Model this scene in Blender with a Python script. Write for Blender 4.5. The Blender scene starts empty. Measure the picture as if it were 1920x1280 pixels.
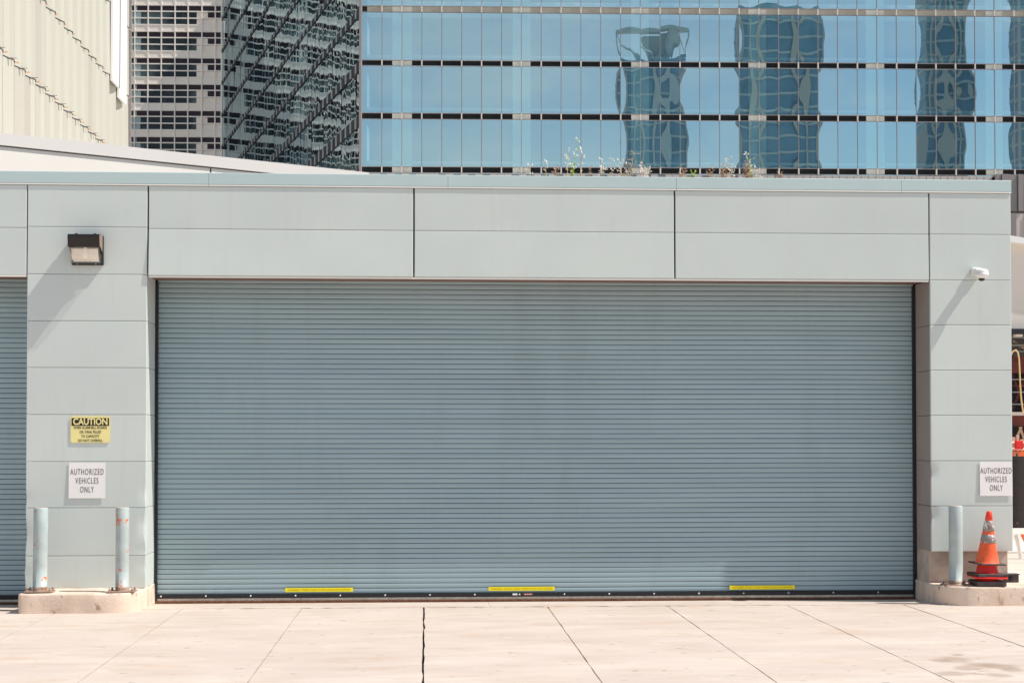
import bpy, bmesh, math, random
from mathutils import Vector, Matrix, Euler, noise
R = math.radians
PI = math.pi
random.seed(7)
sc = bpy.context.scene
col = sc.collection

# ------------------------------------------------------------------ camera
F = 2870.0                      # focal length in pixels of a 1920 wide picture
YAW, PITCH, SHIFT = R(-3.2), R(1.2), 0.0625
CAM = Vector((0, -16.9, 1.835))
cam_d = bpy.data.cameras.new('camera')
cam = bpy.data.objects.new('camera', cam_d); col.objects.link(cam)
cam.location = CAM
cam.rotation_euler = (PI/2 + PITCH, 0, YAW)
cam_d.sensor_width = 36; cam_d.lens = F/1920*36
cam_d.shift_y = SHIFT
cam_d.clip_start = .1; cam_d.clip_end = 5000
sc.camera = cam
RM = Euler((PI/2 + PITCH, 0, YAW)).to_matrix()

def ray(u, v):                  # direction measured in the photograph
    return RM @ Vector(((u-960)/F, (640-v)/F + SHIFT*1920/F, -1))
def W(u, v, Y=0.0):             # world point on the plane y = Y
    r = ray(u, v); return CAM + r*((Y-CAM.y)/r.y)
def G(u, v, z=0.0):             # world point at height z
    r = ray(u, v); return CAM + r*((z-CAM.z)/r.z)
def XW(u, v, X):
    r = ray(u, v); return CAM + r*((X-CAM.x)/r.x)
def onseg(u, v, P, d):          # point on the vertical plane through P along horizontal direction d
    r = ray(u, v); n = Vector((-d.y, d.x, 0)); return CAM + r*((P-CAM).dot(n)/r.dot(n))

# ------------------------------------------------------------------ materials
def nodes(name):
    m = bpy.data.materials.new(name); m.use_nodes = True
    nt = m.node_tree; nt.nodes.clear()
    out = nt.nodes.new('ShaderNodeOutputMaterial')
    return m, nt, out
def N(nt, t, **kw):
    n = nt.nodes.new(t)
    for k, v in kw.items():
        if k in n.inputs: n.inputs[k].default_value = v
        else: setattr(n, k, v)
    return n
def L(nt, a, b): nt.links.new(a, b)
def rgb(c): return (c[0], c[1], c[2], 1)

def surf(name, c, rough=.5, metal=0, c2=None, var=0.0, scale=3.0, bump=0, bscale=60, spec=.5,
         stretch=(1, 1, 1), detail=5, lo=.35, hi=.7, c3=None, s3=20, lo3=.6, hi3=.75, emis=None, coat=0, st3=(1, 1, 1), rnd=0):
    """painted / cast surface: base colour broken up by two noises, fine bump"""
    m, nt, out = nodes(name)
    b = N(nt, 'ShaderNodeBsdfPrincipled')
    b.inputs['Roughness'].default_value = rough; b.inputs['Metallic'].default_value = metal
    b.inputs['Specular IOR Level'].default_value = spec
    b.inputs['Base Color'].default_value = rgb(c)
    if coat: b.inputs['Coat Weight'].default_value = coat
    geo = N(nt, 'ShaderNodeNewGeometry')
    mp = N(nt, 'ShaderNodeMapping'); mp.inputs['Scale'].default_value = stretch
    L(nt, geo.outputs['Position'], mp.inputs['Vector'])
    colr = None
    if c2 is None and var:
        c2 = tuple(max(0, x*(1-var)) for x in c)
    if c2 is not None:
        n = N(nt, 'ShaderNodeTexNoise'); n.inputs['Scale'].default_value = scale; n.inputs['Detail'].default_value = detail
        L(nt, mp.outputs[0], n.inputs['Vector'])
        mr = N(nt, 'ShaderNodeMapRange'); mr.inputs['From Min'].default_value = lo; mr.inputs['From Max'].default_value = hi
        L(nt, n.outputs['Fac'], mr.inputs['Value'])
        mx = N(nt, 'ShaderNodeMix'); mx.data_type = 'RGBA'
        mx.inputs['A'].default_value = rgb(c); mx.inputs['B'].default_value = rgb(c2)
        mx.inputs[6].default_value = rgb(c); mx.inputs[7].default_value = rgb(c2)
        L(nt, mr.outputs[0], mx.inputs[0]); colr = mx.outputs[2]
        rr = N(nt, 'ShaderNodeMapRange'); rr.inputs['To Min'].default_value = rough*.85; rr.inputs['To Max'].default_value = min(1, rough*1.25)
        L(nt, n.outputs['Fac'], rr.inputs['Value']); L(nt, rr.outputs[0], b.inputs['Roughness'])
    if c3 is not None:
        n3 = N(nt, 'ShaderNodeTexNoise'); n3.inputs['Scale'].default_value = s3; n3.inputs['Detail'].default_value = 6; n3.inputs['Roughness'].default_value = .65
        mp3 = N(nt, 'ShaderNodeMapping'); mp3.inputs['Scale'].default_value = st3; L(nt, geo.outputs['Position'], mp3.inputs['Vector'])
        L(nt, mp3.outputs[0], n3.inputs['Vector'])
        m3 = N(nt, 'ShaderNodeMapRange'); m3.inputs['From Min'].default_value = lo3; m3.inputs['From Max'].default_value = hi3
        L(nt, n3.outputs['Fac'], m3.inputs['Value'])
        mx3 = N(nt, 'ShaderNodeMix'); mx3.data_type = 'RGBA'
        mx3.inputs[6].default_value = rgb(c); mx3.inputs[7].default_value = rgb(c3)
        if colr: L(nt, colr, mx3.inputs[6])
        L(nt, m3.outputs[0], mx3.inputs[0]); colr = mx3.outputs[2]
    if rnd and colr:                # every panel came out of the paint shop a touch different
        oi = N(nt, 'ShaderNodeObjectInfo'); mrr = N(nt, 'ShaderNodeMapRange'); mrr.inputs['To Min'].default_value = 1-rnd; mrr.inputs['To Max'].default_value = 1+rnd*.6
        L(nt, oi.outputs['Random'], mrr.inputs['Value'])
        vm = N(nt, 'ShaderNodeVectorMath'); vm.operation = 'SCALE'; L(nt, colr, vm.inputs[0]); L(nt, mrr.outputs[0], vm.inputs['Scale']); colr = vm.outputs[0]
    if colr: L(nt, colr, b.inputs['Base Color'])
    if bump:
        nb = N(nt, 'ShaderNodeTexNoise'); nb.inputs['Scale'].default_value = bscale; nb.inputs['Detail'].default_value = 4
        L(nt, geo.outputs['Position'], nb.inputs['Vector'])
        bp = N(nt, 'ShaderNodeBump'); bp.inputs['Strength'].default_value = bump; bp.inputs['Distance'].default_value = .01
        L(nt, nb.outputs['Fac'], bp.inputs['Height']); L(nt, bp.outputs[0], b.inputs['Normal'])
    if emis:
        b.inputs['Emission Color'].default_value = rgb(emis[0]); b.inputs['Emission Strength'].default_value = emis[1]
    L(nt, b.outputs[0], out.inputs[0])
    return m

M = {}
M['panel'] = surf('grey_painted_metal', (.645, .702, .668), .42, 0, (.615, .672, .643), scale=.9, bump=.02, bscale=14, spec=.5, lo=.4, hi=.62,
                  c3=(.605, .63, .60), s3=1.6, lo3=.52, hi3=.85, st3=(5, 5, .5), rnd=.035)
M['coping'] = surf('coping_metal', (.53, .655, .655), .38, 0, (.50, .62, .62), scale=1.5, bump=.02, bscale=12)
M['lip'] = surf('coping_lip', (.85, .83, .78), .4)
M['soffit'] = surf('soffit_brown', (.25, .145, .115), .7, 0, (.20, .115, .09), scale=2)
M['shade_panel'] = surf('reveal_shaded', (.36, .31, .285), .5, 0, (.31, .265, .24), scale=1.2)  # cladding darkened: the shade of the right reveal put into its colour
M['black'] = surf('joint_black', (.012, .012, .014), .7)
M['dark'] = surf('dark_inside', (.02, .02, .024), .8)
M['door'] = surf('slat_paint', (.355, .473, .515), .42, 0.08, (.315, .425, .468), scale=.6, stretch=(1, 1, 14), spec=.5,
                 c3=(.305, .40, .43), s3=.9, lo3=.52, hi3=.80, st3=(2.2, 1, .35))
M['groove'] = surf('slat_groove', (.05, .07, .08), .7)
M['rail'] = surf('rail_black', (.02, .021, .026), .45, .3)
M['steel'] = surf('galvanised', (.55, .53, .5), .35, .8, (.4, .38, .35), scale=20)
M['bolt'] = surf('bolt_zinc', (.8, .8, .78), .35, .5)
M['rust'] = surf('rust', (.22, .085, .035), .8, 0, (.10, .04, .02), scale=30, bump=.3)
M['sticker'] = surf('sticker_yellow', (1, .86, .0), .45, 0, (.98, .82, .0), scale=8)
M['stext'] = surf('sticker_ink', (.62, .45, .01), .6)
M['concrete'] = surf('kerb_concrete', (.80, .64, .52), .9, 0, (.64, .50, .39), scale=5, stretch=(1, 1, .45), bump=.35, bscale=45, lo=.42, hi=.75,
                     c3=(.30, .18, .12), s3=11, lo3=.575, hi3=.72, st3=(1, 1, .6))
M['footing'] = surf('footing_concrete', (.60, .50, .43), .9, 0, (.42, .33, .27), scale=6, bump=.3, bscale=40)
M['lampbody'] = surf('bronze_paint', (.022, .018, .018), .38, .2)
M['lampside_lit'] = surf('bronze_side_sunlit', (.34, .25, .20), .45, .3)  # lighter bronze: sunlight on the hood's right side put into the colour
M['chrome'] = surf('reflector', (.95, .93, .90), .5, .1)
M['white'] = surf('white_plastic', (.82, .81, .79), .4)
M['dome'] = surf('dark_dome', (.03, .02, .018), .08)
M['cyellow'] = surf('sign_yellow', (.95, .84, .36), .5, 0, (.90, .79, .33), scale=6)
M['ink'] = surf('sign_ink', (.025, .02, .02), .6)
M['swhite'] = surf('sign_white', (.92, .90, .88), .5, 0, (.89, .865, .84), scale=5)
M['sink'] = surf('sign_grey_ink', (.16, .13, .13), .6)
M['bollard'] = surf('bollard_paint', (.46, .54, .53), .5, 0, (.39, .46, .455), scale=9, bump=.08, bscale=50,
                    c3=(.72, .20, .08), s3=11, lo3=.625, hi3=.65)
M['bollard_b'] = surf('bollard_paint_scraped', (.47, .54, .53), .5, 0, (.40, .46, .45), scale=9, bump=.1, bscale=50, c3=(.66, .20, .09), s3=13, lo3=.575, hi3=.61)
M['bollard_c'] = surf('bollard_paint_clean', (.46, .525, .51), .5, 0, (.40, .46, .45), scale=7, bump=.06, bscale=50, c3=(.40, .24, .16), s3=10, lo3=.66, hi3=.69)
M['bollard_cap'] = surf('bollard_cap', (.55, .45, .38), .7, 0, (.35, .2, .12), scale=30)
M['plate'] = surf('base_plate', (.45, .36, .29), .7, .2, (.28, .12, .06), scale=18, bump=.2)
M['orange'] = surf('cone_orange', (.90, .13, .03), .5, 0, (.75, .10, .03), scale=14, c3=(.30, .07, .04), s3=22, lo3=.60, hi3=.74)
M['red'] = surf('cone_red', (.85, .022, .015), .5, 0, (.7, .02, .015), scale=12)
M['ctip'] = surf('cone_tip', (.88, .05, .02), .5)
M['sleeve'] = surf('reflective_sleeve', (.34, .27, .25), .45, 0, (.22, .17, .16), scale=25, c3=(.75, .7, .66), s3=15, lo3=.55, hi3=.62)
M['rubber'] = surf('cone_rubber', (.055, .045, .045), .75, 0, (.10, .085, .08), scale=15)
M['offwhite'] = surf('parapet_white', (.80, .76, .70), .6, 0, (.77, .73, .67), scale=.8)
M['slitdark'] = surf('slit_grey', (.16, .13, .12), .6)  # for the dark slits between the tan pieces
M['flute3'] = surf('fluted_cream_shaded', (.44, .405, .355), .5, 0, (.43, .395, .345), scale=.25, stretch=(1, 1, .2))  # fold shading put into the colour: darker tone for some faces
M['flute2'] = surf('fluted_cream_lit', (.50, .485, .415), .5, 0, (.485, .47, .40), scale=.25, stretch=(1, 1, .2))  # lighter tone, painted as the lit faces of the folds
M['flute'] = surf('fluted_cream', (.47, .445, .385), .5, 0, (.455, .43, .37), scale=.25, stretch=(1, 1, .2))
M['tan'] = surf('bracket_tan', (.75, .52, .36), .6)
M['flwhite'] = surf('white_screen', (.88, .87, .84), .5)
M['cream'] = surf('cream_cladding', (.97, .84, .70), .55, 0, (.96, .87, .77), scale=.12)
M['cframe'] = surf('cream_frame', (.95, .86, .76), .5)
M['mull'] = surf('mullion_metal', (.27, .23, .225), .5, .1)
M['mullw'] = surf('mullion_clip', (.62, .56, .52), .5)
M['slotcream'] = surf('slot_cream', (.80, .68, .58), .7)
M['column'] = surf('column_cream', (.95, .88, .80), .7)
M['intdark'] = surf('interior_dark', (.06, .13, .16), .8, 0, (.09, .17, .19), scale=.1)
M['sill'] = surf('sill_pale', (.85, .9, .9), .6)
M['towglass'] = surf('tower_glass', (.17, .32, .45), .4, 0, (.10, .21, .33), scale=.06)
M['towgrey'] = surf('tower_grey', (.34, .44, .50), .6)
M['towlight'] = surf('tower_light', (.34, .37, .38), .6)
M['grib'] = surf('ribbed_grey', (.30, .27, .26), .55, .2, (.24, .22, .215), scale=.5)
M['grib2'] = surf('ribbed_pale', (.58, .51, .46), .6)
M['rwhite'] = surf('render_cream', (.80, .73, .65), .7, 0, (.76, .69, .62), scale=.5)
M['redbeam'] = surf('rust_red_beam', (.18, .035, .022), .7, 0, (.10, .025, .02), scale=3)
M['grey'] = surf('plain_grey', (.32, .30, .29), .8, 0, (.24, .22, .21), scale=4)
M['hose'] = surf('yellow_hose', (.85, .58, .26), .6)
M['screen'] = surf('black_screen', (.022, .018, .019), .85, 0, (.04, .028, .026), scale=8, c3=(.35, .13, .05), s3=7, lo3=.62, hi3=.75)
M['borange'] = surf('barrier_orange', (.88, .16, .04), .5)
M['stem'] = surf('weed_green', (.52, .66, .06), .7)
M['stemtan'] = surf('weed_tan', (.85, .66, .38), .8)
M['fluff'] = surf('weed_seed', (.92, .86, .82), .9)
M['fluffd'] = surf('weed_seed_dark', (.50, .30, .22), .9)
M['fillwall'] = surf('block_wall', (.55, .50, .46), .8)
M['dash'] = surf('paver_dark', (.22, .22, .22), .8)
M['curtain'] = surf('window_blind', (.42, .50, .49), .8)
M['pglass'] = surf('dark_window', (.045, .025, .03), .3, 0, (.03, .02, .025), scale=.3, spec=.25)
M['tglass'] = surf('teal_window', (.025, .035, .04), .3, 0, (.12, .16, .155), scale=.22, spec=.25, lo=.45, hi=.6)
M['redint'] = surf('interior_red', (.35, .09, .07), .7)

def glass(name, refl, tint, trans, rough=0.0):
    m, nt, out = nodes(name)
    g = N(nt, 'ShaderNodeBsdfGlossy'); g.inputs['Color'].default_value = rgb(tint); g.inputs['Roughness'].default_value = rough
    t = N(nt, 'ShaderNodeBsdfTransparent'); t.inputs['Color'].default_value = rgb(trans)
    mx = N(nt, 'ShaderNodeMixShader'); mx.inputs[0].default_value = refl
    L(nt, t.outputs[0], mx.inputs[1]); L(nt, g.outputs[0], mx.inputs[2]); L(nt, mx.outputs[0], out.inputs[0])
    return m
M['glass'] = glass('blue_facade_glass', .74, (.77, 1.0, .99), (.62, .95, 1.0))
def mirror(name, tint, base):
    m, nt, out = nodes(name)
    g = N(nt, 'ShaderNodeBsdfGlossy'); g.inputs['Color'].default_value = rgb(tint); g.inputs['Roughness'].default_value = 0
    t = N(nt, 'ShaderNodeBsdfDiffuse'); t.inputs['Color'].default_value = rgb(base)
    mx = N(nt, 'ShaderNodeMixShader'); mx.inputs[0].default_value = .8
    L(nt, t.outputs[0], mx.inputs[1]); L(nt, g.outputs[0], mx.inputs[2]); L(nt, mx.outputs[0], out.inputs[0])
    return m
M['mirror'] = mirror('dark_mirror_glass', (.54, .70, .77), (.002, .004, .006))
M['lens'] = glass('lamp_lens', .18, (1, .95, .9), (.95, .92, .88), .05)

# pavement: warm concrete with faint streaks, scuffs, small dark flecks and a few round oil stains
def ground_mat():
    m, nt, out = nodes('pavement_concrete')
    b = N(nt, 'ShaderNodeBsdfPrincipled'); b.inputs['Roughness'].default_value = .88; b.inputs['Specular IOR Level'].default_value = .3
    geo = N(nt, 'ShaderNodeNewGeometry')
    def noise_(s, st, d=5, r=.5):
        mp = N(nt, 'ShaderNodeMapping'); mp.inputs['Scale'].default_value = st; L(nt, geo.outputs['Position'], mp.inputs['Vector'])
        n = N(nt, 'ShaderNodeTexNoise'); n.inputs['Scale'].default_value = s; n.inputs['Detail'].default_value = d; n.inputs['Roughness'].default_value = r
        L(nt, mp.outputs[0], n.inputs['Vector']); return n.outputs['Fac']
    def rng(x, a, b_, c=0, d=1):
        r = N(nt, 'ShaderNodeMapRange'); r.inputs['From Min'].default_value = a; r.inputs['From Max'].default_value = b_
        r.inputs['To Min'].default_value = c; r.inputs['To Max'].default_value = d; L(nt, x, r.inputs['Value']); return r.outputs[0]
    def mix(a, b_, f):
        x = N(nt, 'ShaderNodeMix'); x.data_type = 'RGBA'; L(nt, f, x.inputs[0])
        if isinstance(a, tuple): x.inputs[6].default_value = rgb(a)
        else: L(nt, a, x.inputs[6])
        if isinstance(b_, tuple): x.inputs[7].default_value = rgb(b_)
        else: L(nt, b_, x.inputs[7])
        return x.outputs[2]
    c = mix((.64, .55, .475), (.55, .46, .395), rng(noise_(.55, (1, 2.6, 1), 8, .65), .38, .66))
    c = mix(c, (.52, .40, .31), rng(noise_(1.1, (1, 3.5, 1), 7, .65), .50, .76, 0, .85))
    c = mix(c, (.55, .36, .23), rng(noise_(.8, (1.2, 1.8, 1), 5, .6), .58, .76, 0, .6))
    c = mix(c, (.30, .24, .20), rng(noise_(6.5, (1, 1.6, 1), 3, .5), .675, .71, 0, .75))
    c = mix(c, (.80, .69, .58), rng(noise_(2.1, (1, 1.5, 1), 6, .65), .60, .75, 0, .6))
    c = mix(c, (.50, .40, .33), rng(noise_(60, (1, 1, 1), 3, .6), .58, .75, 0, .35))
    # oil stains near the right
    sp = [(1790, 1236, .16), (1842, 1246, .15), (1817, 1252, .12), (1783, 1262, .13), (1875, 1249, .15), (1869, 1265, .12), (1760, 1237, .10), (1800, 1227, .07), (1900, 1255, .12), (1825, 1262, .08)]
    warp = N(nt, 'ShaderNodeTexNoise'); warp.inputs['Scale'].default_value = 5; L(nt, geo.outputs['Position'], warp.inputs['Vector'])
    wa = N(nt, 'ShaderNodeVectorMath'); wa.operation = 'MULTIPLY_ADD'; wa.inputs[1].default_value = (.16, .16, 0)
    L(nt, warp.outputs['Color'], wa.inputs[0]); L(nt, geo.outputs['Position'], wa.inputs[2])
    for (u, v, r_) in sp:
        p = G(u, v)
        d = N(nt, 'ShaderNodeVectorMath'); d.operation = 'DISTANCE'; L(nt, wa.outputs[0], d.inputs[0])
        d.inputs[1].default_value = (p.x+.08, p.y+.08, 0)
        c = mix(c, (.33, .23, .165), rng(d.outputs['Value'], r_*.55, r_*1.2, .55, 0))
    # dirt collected along the joint of the apron
    sx_ = N(nt, 'ShaderNodeSeparateXYZ'); L(nt, geo.outputs['Position'], sx_.inputs[0])
    ab = N(nt, 'ShaderNodeMath'); ab.operation = 'SUBTRACT'; ab.inputs[1].default_value = G(960, 1137).y; L(nt, sx_.outputs['Y'], ab.inputs[0])
    ac = N(nt, 'ShaderNodeMath'); ac.operation = 'ABSOLUTE'; L(nt, ab.outputs[0], ac.inputs[0])
    mu = N(nt, 'ShaderNodeMath'); mu.operation = 'MULTIPLY'; L(nt, rng(ac.outputs[0], .02, .055, 1, 0), mu.inputs[0]); L(nt, rng(noise_(4.5, (1, 1, 1), 4, .7), .50, .60), mu.inputs[1])
    c = mix(c, (.16, .12, .09), mu.outputs[0])
    L(nt, c, b.inputs['Base Color'])
    bp = N(nt, 'ShaderNodeBump'); bp.inputs['Strength'].default_value = .25; bp.inputs['Distance'].default_value = .006
    L(nt, noise_(90, (1, 1, 1), 4, .6), bp.inputs['Height']); L(nt, bp.outputs[0], b.inputs['Normal'])
    L(nt, b.outputs[0], out.inputs[0]); return m
M['pave'] = ground_mat()
M['ground'] = surf('far_ground', (.50, .45, .40), .95, 0, (.42, .38, .33), scale=.3)

# ------------------------------------------------------------------ mesh helpers
def obj(name, bm, mat, parent=None, smooth=False, loc=None):
    me = bpy.data.meshes.new(name); bm.to_mesh(me); bm.free()
    if not isinstance(mat, (list, tuple)): mat = [mat]
    for x in mat: me.materials.append(x)
    if smooth:
        for p in me.polygons: p.use_smooth = True
    o = bpy.data.objects.new(name, me); col.objects.link(o)
    if parent: o.parent = parent
    if loc: o.location = loc
    return o
def tag(o, label=None, cat=None, group=None, kind=None):
    if label: o['label'] = label
    if cat: o['category'] = cat
    if group: o['group'] = group
    if kind: o['kind'] = kind
    return o
def thing(name, label, cat, loc=(0, 0, 0), group=None, rot=(0, 0, 0)):
    o = bpy.data.objects.new(name, None); col.objects.link(o); o.location = loc; o.rotation_euler = rot
    o.empty_display_size = .2
    return tag(o, label, cat, group)
def box(bm, x0, x1, y0, y1, z0, z1, bev=0, mi=0):
    r = bmesh.ops.create_cube(bm, size=1)
    for v in r['verts']:
        v.co = Vector(((x0+x1)/2+v.co.x*(x1-x0), (y0+y1)/2+v.co.y*(y1-y0), (z0+z1)/2+v.co.z*(z1-z0)))
    fs = {f for v in r['verts'] for f in v.link_faces}
    for f in fs: f.material_index = mi
    if bev:
        bmesh.ops.bevel(bm, geom=list({e for v in r['verts'] for e in v.link_edges}), offset=bev, segments=2, affect='EDGES', profile=.5)
def tube(bm, pts, rad, seg=8, mi=0, cap=True):
    rings = []
    for i, p in enumerate(pts):
        p = Vector(p)
        a = Vector(pts[max(0, i-1)]); b = Vector(pts[min(len(pts)-1, i+1)])
        t = (b-a).normalized()
        n = t.cross(Vector((0, 0, 1)) if abs(t.z) < .95 else Vector((1, 0, 0))).normalized(); bb = t.cross(n)
        r = rad[i] if isinstance(rad, (list, tuple)) else rad
        rings.append([bm.verts.new(p + (n*math.cos(2*PI*k/seg)+bb*math.sin(2*PI*k/seg))*r) for k in range(seg)])
    for a, b in zip(rings, rings[1:]):
        for k in range(seg):
            f = bm.faces.new((a[k], a[(k+1) % seg], b[(k+1) % seg], b[k])); f.material_index = mi; f.smooth = True
    if cap:
        bm.faces.new(rings[0]).material_index = mi; bm.faces.new(list(reversed(rings[-1]))).material_index = mi
def lathe(bm, prof, seg=24, c=(0, 0, 0), mi=0, smooth=True, axis='z'):
    rings = []
    for (r, z) in prof:
        ring = []
        for k in range(seg):
            a = 2*PI*k/seg
            if axis == 'z': p = Vector((c[0]+r*math.cos(a), c[1]+r*math.sin(a), c[2]+z))
            else: p = Vector((c[0]+r*math.cos(a), c[1]-z, c[2]+r*math.sin(a)))
            ring.append(bm.verts.new(p))
        rings.append(ring)
    for a, b in zip(rings, rings[1:]):
        for k in range(seg):
            f = bm.faces.new((a[k], a[(k+1) % seg], b[(k+1) % seg], b[k])); f.smooth = smooth; f.material_index = mi
    for r in (rings[0], rings[-1]):
        if prof[0 if r is rings[0] else -1][0] > 1e-4:
            f = bm.faces.new(r); f.material_index = mi
def quad(bm, a, b, c, d, mi=0):
    f = bm.faces.new([bm.verts.new(p) for p in (a, b, c, d)]); f.material_index = mi; return f
def prism(bm, pts, y0, y1, axis='y', mi=0):
    """extrude polygon (list of 2-tuples) along an axis"""
    def P(p, t):
        return Vector((p[0], t, p[1])) if axis == 'y' else (Vector((t, p[0], p[1])) if axis == 'x' else Vector((p[0], p[1], t)))
    A = [bm.verts.new(P(p, y0)) for p in pts]; B = [bm.verts.new(P(p, y1)) for p in pts]
    n = len(pts)
    fs = [bm.faces.new(A), bm.faces.new(list(reversed(B)))]
    for i in range(n): fs.append(bm.faces.new((A[i], B[i], B[(i+1) % n], A[(i+1) % n])))
    for f in fs: f.material_index = mi
def text_mesh(name, s, size, mat, parent, loc, sx=1.0, bold=0.0, space=1.0, align='CENTER'):
    cu = bpy.data.curves.new(name, 'FONT'); cu.body = s; cu.size = size; cu.align_x = align; cu.align_y = 'CENTER'
    cu.offset = bold; cu.space_character = space; cu.extrude = .0006; cu.resolution_u = 4
    to = bpy.data.objects.new(name+'_tmp', cu); col.objects.link(to)
    bpy.context.view_layer.update()
    dg = bpy.context.evaluated_depsgraph_get()
    me = bpy.data.meshes.new_from_object(to.evaluated_get(dg))
    bpy.data.objects.remove(to); bpy.data.curves.remove(cu)
    for v in me.vertices: v.co = Vector((v.co.x*sx, -v.co.z, v.co.y))
    me.materials.clear(); me.materials.append(mat)
    o = bpy.data.objects.new(name, me); col.objects.link(o); o.parent = parent; o.location = loc
    return o

# ------------------------------------------------------------------ ground
DY = .54                                        # depth of the door recess
ju = [(-70, 1131), (145, 1131), (360, 1131), (575, 1131), (795, 1131), (1018, 1132), (1234, 1131), (1450, 1131), (1660, 1131), (1880, 1131), (2100, 1131)]
jx = [W(u, v, .4).x for u, v in ju]
jx = [jx[0]-2.6, jx[0]-1.3] + jx + [jx[-1]+1.3, jx[-1]+2.6]
bm = bmesh.new(); s = 3000
quad(bm, (-s, -s, -.08), (s, -s, -.08), (s, s, -.08), (-s, s, -.08))
tag(obj('ground', bm, M['ground']), kind='structure')
bm = bmesh.new()
Yf = G(960, 1137).y
def slab(bm, xa, xb, ya, yb, jag_a=0, jag_b=0):
    n = max(2, int((yb-ya)/.12)) if (jag_a or jag_b) else 1
    L_ = []; R_ = []
    for i in range(n+1):
        y = ya+(yb-ya)*i/n
        L_.append(bm.verts.new((xa + (noise.noise((xa*3, y*2.3, 0))*jag_a if jag_a else 0)+(noise.noise((xa*3, y*11, 3))*jag_a*.5), y, 0)))
        R_.append(bm.verts.new((xb + (noise.noise((xb*3, y*2.7, 5))*jag_b if jag_b else 0)+(noise.noise((xb*3, y*12, 9))*jag_b*.5), y, 0)))
    for i in range(n): bm.faces.new((L_[i], R_[i], R_[i+1], L_[i+1]))
    # edge skirts so the joints read as real gaps
    for row, sgn in ((L_, 1), (R_, -1)):
        low = [bm.verts.new(v.co+Vector((0, 0, -.03))) for v in row]
        for i in range(n): bm.faces.new((row[i], row[i+1], low[i+1], low[i]))
CR = 6                                          # index of the wide crack
for i in range(len(jx)-1):
    ga = .005; gb = .005
    if i == CR: ga = .009
    if i == CR-1: gb = .009
    if i == 10: ga = .008
    if i == 9: gb = .009
    jag = .006
    for (ya, yb) in ((Yf-5.6, Yf-.006), (Yf-11.4, Yf-5.608), (Yf-18, Yf-11.408)):
        slab(bm, jx[i]+ga, jx[i+1]-gb, ya, yb, jag*(2.4 if i == CR else 1), jag*(2.2 if i == CR-1 else 1))
for k in range(7):                              # apron strip along the doors
    xa = -8 + k*2.9
    slab(bm, xa+.002, xa+2.898, Yf+.004, .72)
for v in bm.verts:
    if v.co.y > .7: v.co.z -= .034
tag(obj('pavement', bm, M['pave']), kind='structure')
bm = bmesh.new(); quad(bm, (-12, -20, -.066), (16, -20, -.066), (16, .8, -.066), (-12, .8, -.066))
tag(obj('ground_under_joints', bm, M['dark']), kind='structure')
bm = bmesh.new(); a = jx[-1]+.005
quad(bm, (a, -30, -.012), (60, -30, -.012), (60, 60, -.012), (a, 60, -.012))
quad(bm, (jx[10], .73, -.012), (a-.004, .73, -.012), (a-.004, 60, -.012), (jx[10], 60, -.012))
quad(bm, (-60, -30, -.012), (jx[0]-.005, -30, -.012), (jx[0]-.005, 60, -.012), (-60, 60, -.012))
tag(obj('side_pavement', bm, M['pave']), kind='structure')

# ------------------------------------------------------------------ garage building
gb = thing('garage_building', 'low garage with pale grey metal cladding panels and wide slatted roller doors', 'building')
def xz(u, v, Y=0.0):
    p = W(u, v, Y); return p.x, p.z
def panel(x0, x1, z0, z1, y=0.0, name='cladding_panel', seed=0, dents=(), tilt=0.0, pillow=.0005, axis='y', mat=None, th=.03, amp=.0007):
    """one folded metal panel with rounded edges, slight oil-canning and dents. axis 'x+'/'x-': a reveal facing that way at x=y param"""
    w, h = x1-x0, z1-z0
    e = [0, .0018, .0045, .010]
    def ax(a, b):
        n = max(4, int((b-a)/.05))
        return [a+q for q in e] + [a+.010+(b-a-.020)*i/n for i in range(1, n)] + [b-q for q in reversed(e)]
    xs, zs = ax(x0, x1), ax(z0, z1)
    eo = {0: .0035, 1: .0009, 2: 0, 3: 0}
    bm = bmesh.new(); gr = []
    for j, z in enumerate(zs):
        row = []
        for i, x in enumerate(xs):
            k = min(i, len(xs)-1-i, j, len(zs)-1-j); back = eo.get(k, 0)
            s_, t_ = (x-x0)/w*2-1, (z-z0)/h*2-1
            d = -pillow*(1-s_**4)*(1-t_**2)
            d += noise.noise((x*.9+seed*3.1, z*1.6, seed*7.7))*amp*2*(1-abs(t_)**6)
            d -= tilt*(1-(t_+1)/2)
            dx = 0
            for (cx, cz, rx, rz, dep, sx) in dents:
                g = math.exp(-((x-cx)/rx)**2-((z-cz)/rz)**2)
                d += dep*g; dx += sx*g
            row.append((x+dx, d+back, z))
        gr.append(row)
    def P(p):
        x, d, z = p
        if axis == 'y': return Vector((x, y+d, z))
        if axis == 'x+': return Vector((y-d, x, z))
        return Vector((y+d, x, z))
    V = [[bm.verts.new(P(p)) for p in row] for row in gr]
    ni, nj = len(xs), len(zs)
    for j in range(nj-1):
        for i in range(ni-1):
            f = bm.faces.new((V[j][i], V[j][i+1], V[j+1][i+1], V[j+1][i])); f.smooth = min(i, ni-2-i, j, nj-2-j) > 1
    # returns
    per = [(0, i) for i in range(ni)] + [(j, ni-1) for j in range(1, nj)] + [(nj-1, i) for i in range(ni-2, -1, -1)] + [(j, 0) for j in range(nj-2, 0, -1)]
    bk = []
    for (j, i) in per:
        p = gr[j][i]; bk.append(bm.verts.new(P((p[0], th, p[2]))))
    for q in range(len(per)):
        j, i = per[q]; j2, i2 = per[(q+1) % len(per)]
        bm.faces.new((V[j][i], bk[q], bk[(q+1) % len(per)], V[j2][i2]))
    if axis != 'y': bmesh.ops.recalc_face_normals(bm, faces=bm.faces)
    return obj(name, bm, mat or M['panel'], gb)

g = .004
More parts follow.
